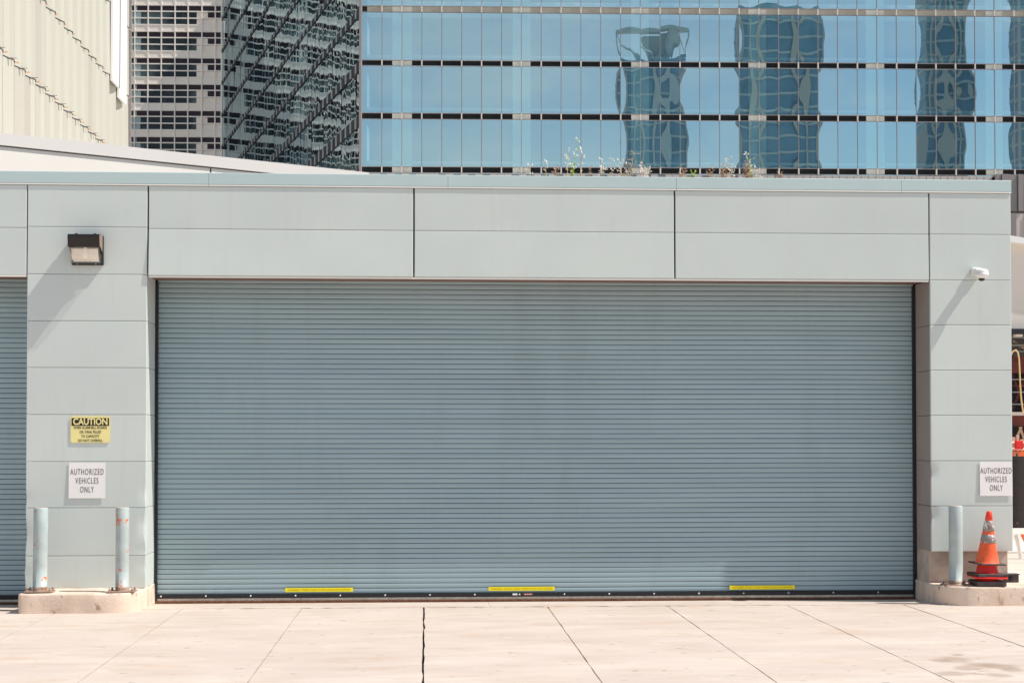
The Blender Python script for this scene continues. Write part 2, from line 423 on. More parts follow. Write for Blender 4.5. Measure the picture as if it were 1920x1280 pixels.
# left pier
XL0, XL1 = W(50, 700).x, W(276, 470).x
XR0, XR1 = W(1743.5, 470).x, W(1897, 700).x
vl = [347.5, 425.5, 514, 601.5, 689, 777, 865, 951.5, 1041.5, 1102.5]
zl = [W(163, v).z for v in vl]
for k in range(9):
    dn = []
    if k == 6: dn = [(XL1, W(276, 925).z, .05, .10, .012, -.012), (XL0, W(50, 935).z, .04, .05, .01, .006)]
    if k == 7: dn = [(XL1, W(276, 985).z, .055, .13, .016, -.028), (XL0, W(50, 1000).z, .04, .12, .012, .010), (XL1, W(276, 1030).z, .10, .04, .010, 0)]
    if k == 8: dn = [(XL1, W(276, 1060).z, .05, .06, .012, -.01), (XL0, W(50, 1075).z, .05, .05, .012, -.012), (W(120, 1100).x, zl[9], .08, .03, .012, 0)]
    panel(XL0, XL1-.001, zl[k+1]+g/2, zl[k]-g/2, seed=k, dents=dn)
    # reveal facing the main door (+X)
for k in range(2, 9):
    dn = [(.04, W(276, 985).z, .05, .12, .02, 0)] if k == 7 else ([(.04, W(276, 925).z, .05, .08, .012, 0)] if k == 6 else [])
    panel(.034, DY-.004, zl[k+1]+g/2, zl[k]-g/2, y=XL1-.002, axis='x+', seed=20+k, dents=dn, name='reveal_panel')
    panel(.034, DY-.004, zl[k+1]+g/2, zl[k]-g/2, y=XL0+.002, axis='x-', seed=30+k, name='reveal_panel')
# right pier
vr = [362.5, 439.5, 525, 609, 694, 778.5, 863.5, 948, 1033.5]
zr = [W(1820, v).z for v in vr]
for k in range(8):
    dn = []
    if k == 6: dn = [(XR0, W(1745, 885).z, .045, .07, .022, .012)]
    if k == 7: dn = [(XR0, W(1745, 965).z, .05, .08, .026, .014), (W(1870, 1035).x, zr[8], .10, .03, .010, 0)]
    panel(XR0+.001, XR1, zr[k+1]+g/2, zr[k]-g/2, seed=40+k, dents=dn)
for k in range(2, 8):
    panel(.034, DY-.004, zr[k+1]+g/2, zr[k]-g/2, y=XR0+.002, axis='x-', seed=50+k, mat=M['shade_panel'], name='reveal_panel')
# lintel panels
zt = zl[0]; zm = W(800, 432.5).z; zb = W(800, 519.5).z
mj = [W(776, 430).x, W(1265, 430).x]
spans = [(XL1+.016, mj[0]-.009), (mj[0]+.009, mj[1]-.009), (mj[1]+.009, XR0-.016)]
for i, (a, b) in enumerate(spans):
    panel(a, b, zm+g/2, zt-g/2, seed=60+i, amp=.0012)
    panel(a, b, zb, zm-g/2, seed=70+i, tilt=.022 if i == 0 else .010, amp=.0009)
XW_ = XL0-6.5
panel(XW_, XL0-.012, zm+g/2, zt-g/2, seed=80); panel(XW_, XL0-.012, zb, zm-g/2, seed=81)
# body behind the panels
ZT = W(800, 328).z                                # top of coping
bm = bmesh.new()
BK = .031
box(bm, XL0+.05, XL1-.05, BK, DY+.2, .21, ZT-.06)
box(bm, XR0+.05, XR1-.006, BK, DY+.2, zr[8]+.01, ZT-.06)
box(bm, XL1-.05, XR0+.05, BK+.001, DY+.199, zb+.045, ZT-.061)
box(bm, XW_, XL0+.05, BK+.001, DY+.199, zb+.045, ZT-.061)
box(bm, XL1-.1, XR0+.1, DY+.12, DY+.198, .0, zb+.045)
box(bm, XW_, XL0+.1, DY+.12, DY+.198, .0, zb+.045)
obj('inner_wall', bm, M['black'], gb)
bm = bmesh.new()
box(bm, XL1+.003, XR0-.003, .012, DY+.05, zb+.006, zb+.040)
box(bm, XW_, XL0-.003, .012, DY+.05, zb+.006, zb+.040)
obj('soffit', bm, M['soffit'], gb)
bm = bmesh.new()
for (a, b) in ((XL1+.02, XR0-.02), (XW_, XL0-.012)):
    box(bm, a, b, -.006, .012, zb-.022, zb-.004)
obj('drip_trim', bm, M['lip'], gb)
# building shell: side walls and roof
bm = bmesh.new()
box(bm, XR1-.25, XR1-.01, DY+.201, 16, .3, ZT-.06)
box(bm, XW_, XR1-.26, 15.7, 16, 0, ZT-.06)
obj('side_wall', bm, M['panel'], gb)
bm = bmesh.new(); box(bm, XW_, XR1-.02, .12, 16, ZT-.10, ZT-.062); obj('roof', bm, M['grey'], gb)
# coping in lengths
cj = [-260, 391.5, 840, 1268, 1690, 1896]
cx = [W(u, 340).x for u in cj]
for i in range(5):
    bm = bmesh.new()
    a, b = cx[i]+(.0015 if i else 0), cx[i+1]-.0015
    n = 30; zlow = zt+.012
    prof = [(.25, ZT-.03), (.25, ZT), (-.002, ZT), (-.006, ZT-.005), (-.006, zlow+.02), (-.005, zlow+.008)]
    rows = []
    for q in range(n+1):
        x = a+(b-a)*q/n; wv = noise.noise((x*.6, 1.3, 0))*.0015
        rows.append([bm.verts.new((x, y+wv, z)) for y, z in prof])
    for r0, r1 in zip(rows, rows[1:]):
        for k in range(len(prof)-1): bm.faces.new((r0[k], r0[k+1], r1[k+1], r1[k]))
    bm.faces.new(rows[0]); bm.faces.new(list(reversed(rows[-1])))
    o = obj('coping', bm, M['coping'], gb)
    bm = bmesh.new(); box(bm, a, b, -.011, .02, zt+.002, zt+.016, .003); obj('coping_lip', bm, M['lip'], o)
# concrete footing under the right pier
bm = bmesh.new(); 
fx0, fx1 = W(1741, 1060, .12).x, W(1889, 1060, .12).x
box(bm, fx0, fx1, .10, 15, .18, zr[8]+.008, .012)
obj('footing', bm, M['footing'], gb)

# ---- roller doors
def roller(x0, x1, seed):
    zbot, ztop = .075, zb+.05
    bm = bmesh.new()
    p = .0566; n = int((ztop-zbot-.02)/p); nx = max(8, int((x1-x0)/.22))
    prof = [(0, .010), (.055, .010), (.065, .0015), (.16, -.0002), (.55, -.0008), (.90, 0), (.965, .0012)]
    lev = []
    for k in range(n+1):
        for (t, d) in prof:
            lev.append((zbot+.02+(k+t)*p, d, k))
    rows = []
    rj = random.Random(int(seed)+4); jit = [rj.gauss(0, .0007) for _ in range(n+2)]
    for (z, d, k) in lev:
        if z > ztop: break
        d += jit[k]
        row = []
        for i in range(nx+1):
            x = x0+(x1-x0)*i/nx
            w = noise.noise((x*.55+seed, z*1.1, 2))*.006 + noise.noise((x*2.2, k*.7, 9+seed))*.0009
            sag = noise.noise((x*.35+seed, 0, 4))*.004
            row.append(bm.verts.new((x, DY+.02+d+w, z+sag)))
        rows.append(row)
    m = len(prof)
    for j, (a, b) in enumerate(zip(rows, rows[1:])):
        for i in range(nx):
            f = bm.faces.new((a[i], a[i+1], b[i+1], b[i])); f.smooth = (j % m) not in (0, 1, 6)
            f.material_index = 1 if (j % m) in (0, 6) else 0
    dr = obj('roller_door', bm, [M['door'], M['groove']], gb)
    bm = bmesh.new(); box(bm, x0, x1, DY-.012, DY+.045, .052, .098, .002); obj('bottom_bar', bm, M['rail'], dr)
    bm = bmesh.new(); box(bm, x0, x1, DY-.002, DY+.035, .024, .0515); obj('bottom_plate', bm, M['steel'], dr)
    bm = bmesh.new(); box(bm, x0-.02, x1+.02, DY-.03, DY+.05, .002, .0235, .003); obj('threshold_strip', bm, M['rust'], dr)
    dr.location.z = -.024
    return dr
dx0, dx1 = W(291, 800, DY).x, W(1716, 800, DY).x
main = roller(dx0+.02, dx1-.01, 0)
lx1 = W(47, 800, DY).x
left = roller(XW_, lx1+.30, 5)
left['label'] = 'slatted door of the next bay, cut off by the left edge'
main['label'] = 'wide blue grey slatted roller door filling the main bay'
for (dr, ends) in ((main, ((dx0, 1), (dx1, -1))), (left, ((XL0+.02, -1),))):
    for (x, sg) in ends:
        bm = bmesh.new()
        xa, xb = sorted((x-.012*sg, x+.030*sg)); box(bm, xa, xb, DY-.02, DY+.07, .0, zb+.005, .002)
        obj('guide_rail', bm, M['rail'], dr)
bm = bmesh.new(); box(bm, dx1+.0125, dx1+.024, DY-.045, DY+.07, .0, zb+.005, .001); obj('guide_rail', bm, M['lip'], main)
bm = bmesh.new(); box(bm, dx1+.0245, dx1+.085, DY-.05, DY+.06, .0, zb+.005, .001); obj('guide_rail', bm, M['rail'], main)
nb = 17
for i in range(nb):
    x = W(302+84.0*i, 1120, DY).x
    if x > dx1-.05: break
    bm = bmesh.new(); lathe(bm, [(.010, 0), (.010, .004), (.006, .008), (.0001, .009)], 10, (x, DY-.012, .078), axis='y')
    obj('bolt', bm, M['bolt'], main)
for (u0, u1, v) in ((535, 662, 1108), (916, 1040, 1105), (1368, 1490, 1102)):
    a, b = W(u0, v, DY), W(u1, v, DY)
    bm = bmesh.new(); z = .142
    yy = DY-.004
    box(bm, a.x, b.x, yy-.0015, yy+.001, z-.022, z+.022)
    o = obj('warning_label', bm, M['sticker'], main); o['label'] = 'narrow yellow warning strip'
    t = 'WARNING  STAND CLEAR WHEN DOOR IS IN MOTION'
    text_mesh('warning_label', t, .030, M['stext'], main, ((a.x+b.x)/2, yy-.0024, z), .93)
for (u0, u1, m_) in ((961, 970, 'swhite'), (981, 999, 'redint')):
    a, b = W(u0, 1112, DY), W(u1, 1112, DY)
    bm = bmesh.new(); box(bm, a.x, b.x, DY-.0145, DY-.0122, .070, .090); obj('small_label', bm, M[m_], main)
a, b = W(983, 1112, DY), W(997, 1112, DY)
for q in range(4):
    bm = bmesh.new(); xx = a.x+(b.x-a.x)*(q+.3)/4; box(bm, xx, xx+.008, DY-.0160, DY-.0146, .074, .086); obj('small_label', bm, M['swhite'], main)

# ------------------------------------------------------------------ kerb plinths
def plinth(name, label, u0, u1, yf, round_left, round_right, top, yb=.6):
    pl = []
    x0, x1 = u0, u1
    pl.append((x0, yb)); 
    if round_left:
        r = round_left
        for k in range(7):
            a = PI + (PI/2)*k/6
            pl.append((x0+r+r*math.cos(a), yf+r*.75+r*.75*math.sin(a)))
    else: pl.append((x0, yf))
    if round_right:
        r = round_right
        for k in range(7):
            a = 1.5*PI + (PI/2)*k/6
            pl.append((x1-r+r*math.cos(a), yf+r*.75+r*.75*math.sin(a)))
    else: pl.append((x1, yf))
    pl.append((x1, yb))
    # densify + worn edges
    dense = []
    for i in range(len(pl)):
        a, b = Vector(pl[i]), Vector(pl[(i+1) % len(pl)]); n = max(1, int((b-a).length/.06))
        for q in range(n): dense.append(a.lerp(b, q/n))
    bm = bmesh.new(); cen = Vector(((x0+x1)/2, (yf+yb)/2))
    lev = [(-.02, 0), (.03, 0), (top*.45, 0), (top*.7, 0), (top-.02, .001), (top-.006, .004), (top, .014)]
    rings = []
    for (z, ins) in lev:
        ring = []
        for p in dense:
            d = (cen-p).normalized(); chip = max(0, noise.noise((p.x*5, p.y*5, z*9))-.15)*.03
            if z > top-.03: chip += max(0, noise.noise((p.x*9, p.y*9, 4))-.25)*.035
            dz = -max(0, noise.noise((p.x*9, p.y*9, 4))-.25)*.03 if z > top-.01 else 0
            q = p + d*(ins+chip); ring.append(bm.verts.new((q.x, q.y, z+dz)))
        rings.append(ring)
    n = len(dense)
    for a, b in zip(rings, rings[1:]):
        for k in range(n): bm.faces.new((a[k], a[(k+1) % n], b[(k+1) % n], b[k])).smooth = True
    bm.faces.new(rings[-1])
    bmesh.ops.recalc_face_normals(bm, faces=bm.faces)
    return tag(obj(name, bm, M['concrete']), label, 'kerb')
PT = .205
px0 = G(33, 1150).x; px1 = W(284, 1125, .3).x
yL = G(150, 1149.5).y
plinth('concrete_kerb', 'raised concrete kerb block with rounded corner under the left pier', px0, px1, yL, .05, .32, PT)
rx0 = W(1728, 1110, .3).x; yR = -.47
pr = plinth('concrete_kerb', 'chipped concrete kerb running off the right edge under the traffic cones', rx0, rx0+4.2, yR, .40, 0, PT, yb=1.6)
ck = W(1873, 1115, yR).x

# ------------------------------------------------------------------ bollards
def bollard(u0, u1, vt, vb, label, seed, lean):
    um = (u0+u1)/2
    base = G(um, vb, PT+.012); y = base.y
    r = (W(u1, vt, y).x-W(u0, vt, y).x)/2
    h = W(um, vt, y).z-PT
    t = thing('bollard', label, 'bollard', (base.x, y, PT), 'steel bollards guarding the piers', (0, lean, 0))
    bm = bmesh.new()
    lathe(bm, [(r, .012), (r*1.01, h*.3), (r, h*.7), (r, h-.012), (r-.004, h-.003)], 32)
    post = obj('post', bm, M[{1: 'bollard', 2: 'bollard_b', 3: 'bollard_c'}[seed]], t)
    bm = bmesh.new(); lathe(bm, [(r*1.004, .0138), (r*1.012, .03), (r*1.004, .055)], 32); obj('rust_ring', bm, M['plate'], t)
    bm = bmesh.new(); lathe(bm, [(r-.004, h-.0025), (r*.6, h), (.001, h+.002)], 32); obj('cap', bm, M['bollard_cap'], t)
    bm = bmesh.new(); box(bm, -.145, .145, -.10, .10, .001, .0135, .002); obj('base_plate', bm, M['plate'], t)
    for sx in (-1, 1):
        for sy in (-1, 1):
            bm = bmesh.new(); lathe(bm, [(.014, .0137), (.014, .026), (.008, .027), (.008, .042), (.001, .043)], 6, (sx*.118, sy*.072, 0), smooth=False)
            obj('anchor_bolt', bm, M['plate'], t)
    return t
yb_ = -.30
bollard(61.5, 88, 951, 1106.5, 'pale bollard with one orange scrape, nearest the left edge', 1, R(.4))
bollard(216.5, 241.5, 950, 1106.5, 'scratched pale bollard with many orange marks beside the main door left jamb', 2, 0)
bollard(1780, 1805, 947, 1094.5, 'pale blue bollard standing left of the orange traffic cone', 3, 0)

# ------------------------------------------------------------------ signs
def board(name, label, cat, u0, u1, v0, v1, mat, rad=.0, gap=.004, y=-.008):
    a, b = W(u0, v0, y), W(u1, v1, y)
    cx_, cz = (a.x+b.x)/2, (a.z+b.z)/2; w, h = (b.x-a.x)/2, (a.z-b.z)/2
    t = thing(name, label, cat, (cx_, y, cz))
    bm = bmesh.new(); box(bm, -w, w, -.001, .002, -h, h)
    if rad:
        bmesh.ops.bevel(bm, geom=[e for e in bm.edges if abs(e.verts[0].co.y-e.verts[1].co.y) > .001], offset=rad, segments=4, affect='EDGES')
    obj('board', bm, mat, t)
    return t, w, h
t, w, h = board('caution_sign', 'yellow caution sign about the alarm bell and oil tank', 'sign', 132.5, 206.5, 779.5, 829.5, M['cyellow'], .012)
bm = bmesh.new(); box(bm, -w+.010, w-.012, -.0022, -.0012, h-.107, h-.022); obj('header_band', bm, M['ink'], t)
text_mesh('lettering', 'CAUTION', .098, M['cyellow'], t, (0, -.0032, h-.0645), .84, .0026, 1.0)
for i, s_ in enumerate(('WHEN ALARM BELL SOUNDS', 'OIL TANK FILLED', 'TO CAPACITY', 'DO NOT OVERFILL')):
    text_mesh('lettering', s_, .040, M['ink'], t, (0, -.0022, h-.128-.0465*i), (.68, .75, .77, .77)[i], .0002, 1.0)
for z in (h-.010, -h+.010):
    bm = bmesh.new(); lathe(bm, [(.004, 0), (.003, .003), (.0005, .0035)], 8, (0, -.001, z), axis='y'); obj('screw', bm, M['steel'], t)
for (u0, u1, v0, v1, lb, yy) in ((129, 197.5, 866.5, 933.5, 'white AUTHORIZED VEHICLES ONLY sign below the yellow caution sign', -.010),
                             (1837, 1898.5, 865, 929, 'white AUTHORIZED VEHICLES ONLY sign above the traffic cone', -.010)):
    t, w, h = board('notice_sign', lb, 'sign', u0, u1, v0, v1, M['swhite'], 0, y=yy)
    t['group'] = 'authorized vehicles signs'
    t.rotation_euler = (R(-1.0), 0, 0)
    for i, s_ in enumerate(('AUTHORIZED', 'VEHICLES', 'ONLY')):
        text_mesh('lettering', s_, .092, M['sink'], t, (0, -.0022, h-.105-.096*i), .545, 0.0000, 1.20)

# ------------------------------------------------------------------ wall lamp
p0, p1 = W(129, 439, -.1), W(190, 496, -.1)
cx_, cz = (p0.x+p1.x)/2, (p0.z+p1.z)/2; w, h = (p1.x-p0.x)/2, (p0.z-p1.z)/2
t = thing('wall_lamp', 'dark bronze wall lamp with a clear ribbed lens on the left pier', 'lamp', (cx_+.008, -.002, cz))
bm = bmesh.new(); box(bm, -w+.01, w, -.045, 0, -h, h-.005, .008); obj('back_plate', bm, M['lampbody'], t)
bm = bmesh.new()      # hood: wedge, deep at the top, open below
prism(bm, [(-.046, h-.002), (-.205, h-.012), (-.215, h-.045), (-.195, h-.145), (-.150, h-.150), (-.046, h-.200)], -w+.004, w-.008, 'x')
bmesh.ops.recalc_face_normals(bm, faces=bm.faces)
obj('hood', bm, M['lampbody'], t)
bm = bmesh.new(); prism(bm, [(-.050, h-.006), (-.200, h-.016), (-.208, h-.046), (-.190, h-.140), (-.148, h-.146), (-.050, h-.190)], w-.0078, w-.0058, 'x'); bmesh.ops.recalc_face_normals(bm, faces=bm.faces); obj('hood_sunlit_side', bm, M['lampside_lit'], t)  # thin plate added to carry the painted sunlit side
bm = bmesh.new()
hb = h-.152
prof = [(-.047, hb-.05), (-.149, hb-.001), (-.186, hb-.002), (-.178, hb-.09), (-.150, -h+.045), (-.10, -h+.022), (-.047, -h+.016)]
prism(bm, prof, -w+.014, w-.016, 'x'); bmesh.ops.recalc_face_normals(bm, faces=bm.faces)
obj('lens', bm, M['lens'], t)
bm = bmesh.new()
quad(bm, (-w+.04, -.06, -h+.035), (w-.04, -.06, -h+.035), (w-.04, -.13, hb-.004), (-w+.04, -.13, hb-.004))
quad(bm, (-w+.04, -.06, -h+.035), (-w+.04, -.13, hb-.004), (-w+.034, -.165, hb-.01), (-w+.034, -.13, -h+.06))
for q in range(6):
    z = -h+.05+q*.025; box(bm, -w+.05, w-.05, -.075-q*.010, -.068-q*.010, z, z+.005)
obj('reflector', bm, M['chrome'], t)
bm = bmesh.new(); lathe(bm, [(.001, -.10), (.020, -.09), (.028, -.05), (.024, .0), (.012, .035)], 14, (.005, -.145, hb-.02)); 
obj('bulb', bm, surf('bulb_glass_glint', (.92, .9, .85), .25, emis=((1, .9, .78), .12)), t)  # lamp is off; the weak glow imitates a sun highlight
for sx in (-.6, .55):
    bm = bmesh.new(); box(bm, sx*w-.014, sx*w+.014, -.10, -.07, h-.004, h+.010, .002); obj('hinge', bm, M['lampbody'], t)
    bm = bmesh.new(); lathe(bm, [(.006, 0), (.005, .004), (.001, .005)], 8, (sx*w, -.045, -h+.010), axis='y'); obj('screw', bm, M['steel'], t)

# ------------------------------------------------------------------ security camera
c = W(1829, 510, 0)
t = thing('security_camera', 'small white dome security camera high on the right pier', 'camera', (c.x, 0, c.z))
bm = bmesh.new(); box(bm, -.055, .052, -.045, 0, -.040, .045, .010); box(bm, -.045, .045, -.12, -.044, -.030, .030, .012); obj('wall_mount', bm, M['white'], t)
bm = bmesh.new(); lathe(bm, [(.001, .014), (.048, .012), (.070, -.002), (.074, -.022), (.072, -.036), (.077, -.038), (.074, -.056), (.056, -.082), (.040, -.089), (.001, -.090)], 28, (.010, -.165, 0)); obj('housing', bm, M['white'], t)
bm = bmesh.new(); lathe(bm, [(.037, -.0905), (.033, -.106), (.020, -.117), (.001, -.120)], 20, (.010, -.165, 0)); obj('lens_dome', bm, M['dome'], t)

# ------------------------------------------------------------------ traffic cones (a stack of four)
cb = G(1851, 1098, PT); cy = -.265; cxx = W(1851, 1080, cy).x
vh = lambda v: W(1851, v, cy).z
def cone(label, zbase, H, r0, bt, base_mat, body_mat, sleeves, rotz, rot=(0, 0), bw=.19, name='traffic_cone', tip=True):
    t = thing(name, label, 'cone', (cxx, cy, zbase), 'stacked traffic cones', (rot[0], rot[1], rotz))
    bm = bmesh.new(); box(bm, -bw, bw, -bw, bw, 0, bt, .008)
    for v in bm.verts:
        if abs(v.co.x) > bw*.7 and abs(v.co.y) > bw*.7: v.co.z -= .0
    obj('base', bm, base_mat, t)
    bm = bmesh.new()
    R_ = lambda z: r0+(.024-r0)*(z/H)
    lathe(bm, [(R_(bt)+.012, bt+.0005), (R_(bt), bt+.012)]+[(R_(H*q), H*q) for q in (.2, .4, .6, .8, .96)]+[(.022, H-.006), (.016, H), (.012, H-.002)], 28)
    obj('cone_body', bm, body_mat, t)
    for (q0, q1, mm) in sleeves:
        bm = bmesh.new(); z0, z1 = H*q0, H*q1
        lathe(bm, [(R_(z0)+.0005, z0), (R_(z0)+.003, z0+.002), (R_(z1)+.003, z1-.002), (R_(z1)+.0005, z1)], 28); obj('reflective_band', bm, mm, t)
    return t
zt_ = vh(957)
z4 = PT; z3 = PT+.060; z2 = PT+.085; z1 = vh(1057)
HH = zt_-z1
cone('top cone of the stack, orange with two grey reflective bands', z1, HH, .125, .018, M['rubber'], M['orange'], ((.40, .56, M['sleeve']), (.62, .82, M['sleeve']), (.84, .985, M['ctip'])), R(9), (R(1.5), R(2)), bw=.152)
cone('plain red cone on a black base directly under the top cone', z2+.02, HH*.93, .125, .034, M['rubber'], M['red'], (), R(3), bw=.168)
cone('thin red flange second from the bottom of the cone stack', z2, HH*.9, .12, .019, M['red'], M['red'], (), R(-4), (0, R(1.0)), bw=.178)
cone('lowest cone of the stack, only its thick black base showing', z4, HH*.9, .115, .058, M['rubber'], M['red'], (), R(-2), bw=.162)
# small black block on the kerb
c = G(1905, 1093, PT)
t = thing('rubber_block', 'small black hollow rubber block on the kerb behind the cones', 'block', (c.x, c.y+.15, PT))
bm = bmesh.new(); box(bm, -.075, .075, -.05, .05, 0, .085, .008); box(bm, -.085, .085, -.06, .06, .085, .097, .003); obj('body', bm, M['rubber'], t)
bm = bmesh.new(); lathe(bm, [(.028, 0), (.028, .003), (.001, .0035)], 16, (-.02, -.0505, .045), axis='y'); obj('opening', bm, M['black'], t)

# ------------------------------------------------------------------ roof weeds
rw = random.Random(3)
def weed(u, vtop, kind, label, spread=.5):
    y = .45+rw.random()*.3
    b = W(u, 333, y); zb0 = ZT-.062
    b.z = zb0; top = W(u, vtop, y).z; H = top-zb0
    t = thing('weed', label, 'weed', b, 'weeds growing along the roof edge')
    st = bmesh.new(); lf = bmesh.new(); sd = bmesh.new()
    ns = {'tall': 2, 'thin': 1, 'bushy': 4, 'curl': 2, 'short': 3}[kind]
    for s_ in range(ns):
        a = rw.uniform(-1, 1)*spread*(.25 if ns == 1 else 1); hh = H*(1 if s_ == 0 else rw.uniform(.5, .9))
        pts = []; x = rw.uniform(-.02, .02); yy = 0
        for k in range(7):
            f = k/6; pts.append((x+a*.35*hh*f**1.6+rw.uniform(-.004, .004), yy+rw.uniform(-.01, .01), hh*(f if kind != 'curl' else f-.25*f**4)))
        tube(st, pts, [.0042*(1-.6*k/6) for k in range(7)], 5)
        for k in range(2, 7):
            p = Vector(pts[k]); nf = {'tall': 4, 'thin': 3, 'bushy': 5, 'curl': 3, 'short': 3}[kind]
            for q in range(nf):
                an = rw.uniform(0, 2*PI); ln = rw.uniform(.02, .06)*(1.3 if kind == 'tall' and k > 3 else .8)
                e = p+Vector((math.cos(an)*ln, math.sin(an)*ln*.4, rw.uniform(.0, .05)))
                if k >= 4 or kind == 'bushy':
                    tube(st, [p, e], .0016, 3, cap=False)
                    for _ in range(5):
                        c_ = e+Vector((rw.uniform(-.010, .010), rw.uniform(-.01, .01), rw.uniform(-.012, .012))); s2 = rw.uniform(.004, .008)
                        d1 = Vector((rw.uniform(-1, 1), rw.uniform(-1, 1), rw.uniform(-1, 1))).normalized()*s2; d2 = d1.orthogonal().normalized()*s2
                        quad(sd, c_-d1, c_-d2, c_+d1, c_+d2)
                else:
                    d = (e-p); w_ = Vector((-d.z, 0, d.x)).normalized()*.007
                    quad(lf, p, p+d*.5+w_, e, p+d*.5-w_)
    return t, st, lf, sd
WL = [(993, 310, 'thin', 'faint thin weed left of the others on the roof edge', 'stemtan', 'fluff'),
      (1025, 306, 'thin', 'thin weed with two pale seed heads, left of the curled weed', 'stemtan', 'fluff'),
      (1040, 306, 'curl', 'short brown curled weed left of the tall flowering weed', 'stemtan', 'fluffd'),
      (1061, 284, 'thin', 'thin leaning stalk touching the tall flowering weed on its left', 'stemtan', 'fluff'),
      (1073, 265, 'tall', 'tallest weed with bright green stem and white flowers', 'stem', 'fluff'),
      (1089, 288, 'thin', 'tan upright stalk just right of the tallest weed', 'stemtan', 'fluff'),
      (1104, 320, 'thin', 'tiny bent twig right of the tan upright stalk', 'stemtan', 'fluffd'),
      (1121, 306, 'curl', 'weed whose side stalk curls over, left of a yellow stalk', 'stemtan', 'fluff'),
      (1129, 303, 'thin', 'straight yellow stalk right of the curling weed', 'stemtan', 'fluff'),
      (1150, 301, 'thin', 'thin weed with a pale seed head midway along the roof edge', 'stemtan', 'fluff'),
      (1164, 304, 'tall', 'yellow weed leaning right left of the reflected tower', 'stemtan', 'fluff'),
      (1179, 289, 'tall', 'weed with a dark top in front of the left reflected tower', 'stemtan', 'fluffd'),
      (1208, 311, 'bushy', 'dry bushy tan weed in front of a cream column', 'stemtan', 'fluff'),
      (1280, 318, 'short', 'small forked dry weed right of the bushy tan weed', 'stemtan', 'fluffd'),
      (1294, 326, 'short', 'tiny bright green sprout on the roof edge', 'stem', 'stem'),
      (1327, 318, 'short', 'small dry weed left of the wide dry clump', 'stemtan', 'fluffd'),
      (1354, 314, 'bushy', 'wide dry clump of brown weed stalks', 'stemtan', 'fluffd'),
      (1366, 300, 'tall', 'pale fluffy weed rising from the wide dry clump', 'stemtan', 'fluff'),
      (1400, 310, 'bushy', 'dry tangled weed left of the spiky flowering weed', 'stemtan', 'fluffd'),
      (1410, 290, 'tall', 'spiky flowering weed with green base, rightmost tall one', 'stem', 'fluff'),
      (1421, 322, 'short', 'low dry weed right of the spiky flowering weed', 'stemtan', 'fluff'),
      (1460, 328, 'short', 'tiny reddish weed standing farthest right', 'stemtan', 'fluffd')]
for (u, vt, kd, lb, sm, fm) in WL:
    t, st, lf, sd = weed(u, vt, kd, lb)
    obj('stem', st, M[sm], t)
    if len(lf.faces): obj('leaves', lf, M[sm], t)
    else: lf.free()
    if len(sd.faces): obj('seed_heads', sd, M[fm], t)
    else: sd.free()

# ------------------------------------------------------------------ sloped white parapet behind left
t = thing('sloped_parapet', 'long pale cream wall running back behind the left end of the garage roof', 'wall')
Pp = W(700, 324, 12.0); Pp.z = 0
pdir = Vector((.863, .504, 0)); pn = Vector((.504, -.863, 0))
def pw_(u, v): return onseg(u, v, Pp, pdir)
ztop = pw_(350, 250+.1078*350).z; zband = pw_(350, 271+.1078*350).z
A = pw_(-500, 200); B = pw_(690, 330); A.z = B.z = 0
def wallbox(name, z0, z1, out, back, mat, A=A, B=B):
    bm = bmesh.new()
    p = [A+pn*out, B+pn*out, B-pn*back, A-pn*back]
    prism(bm, [(q.x, q.y) for q in p], z0, z1, 'z'); bmesh.ops.recalc_face_normals(bm, faces=bm.faces)
    return obj(name, bm, mat, t)
wallbox('wall', 0, zband-.02, 0, .4, M['offwhite'])
wallbox('coping', zband, ztop, .04, .45, surf('parapet_coping', (.70, .665, .63), .6, 0, (.67, .64, .61), scale=.8))
J = pw_(395, 316); J.z = 0
wallbox('panel_joint', 2, zband-.025, .003, .01, M['black'], J-pdir*.012, J+pdir*.012)
bm = bmesh.new(); box(bm, -70, 45, 31, 113, 8.8, 9.0)
tag(obj('bounce_terrace', bm, M['offwhite']), kind='structure')  # unseen white deck, added to bounce sunlight onto the facades behind

# low wall with paver edge between garage and glass building
t = thing('low_wall', 'long low wall with alternating light and dark blocks behind the roof edge', 'wall')
Yp = 30.0
bm = bmesh.new(); n = 96
P0, P1 = W(560, 324, Yp), W(1872, 331, Yp-.6)
for i in range(n):
    a = P0.lerp(P1, i/n); b = P0.lerp(P1, (i+1)/n)
    light = (i % 2 == 0) or rw.random() < .25 or i > 66
    box(bm, a.x+.004, b.x-.004, min(a.y, b.y)+(.0 if light else .06), a.y+.5, a.z-1.2, a.z, mi=0 if light else 1)
obj('blocks', bm, [M['fillwall'], M['dash']], t)
bm = bmesh.new(); box(bm, P0.x-3, P1.x+.0, Yp+.02, Yp+.6, 0, P0.z-.9); obj('wall', bm, M['fillwall'], t)

# ------------------------------------------------------------------ glass office building
corner = CAM + ray(676, 820)*114.0
corner.z = 0
fd = Vector((math.cos(R(1.7)), -math.sin(R(1.7)), 0))         # front facade direction
fn = Vector((fd.y, -fd.x, 0))                                  # outward normal (towards the camera)
ob = thing('glass_office_building', 'long office building clad in blue glass behind the garage roof', 'building', corner, rot=(0, 0, -R(1.7)))
Rz = Matrix.Rotation(-R(1.7), 3, 'Z')
def zc(v): return onseg(676, v, corner, fd).z
def fx(u, v=200): return (onseg(u, v, corner, fd)-corner).dot(fd)
slots = [(zc(323), zc(313)), (zc(222.5), zc(212.5)), (zc(123), zc(113.5)), (zc(22), zc(12))]
FH = slots[1][0]-slots[0][0]
for k in range(6): slots.append((slots[-1][0]+FH, slots[-1][1]+FH))
mx_ = [0, fx(716)]
pw = (fx(1901.7)-fx(716))/32
for k in range(40): mx_.append(mx_[1]+pw*(k+1))
ZTOP = slots[-1][1]
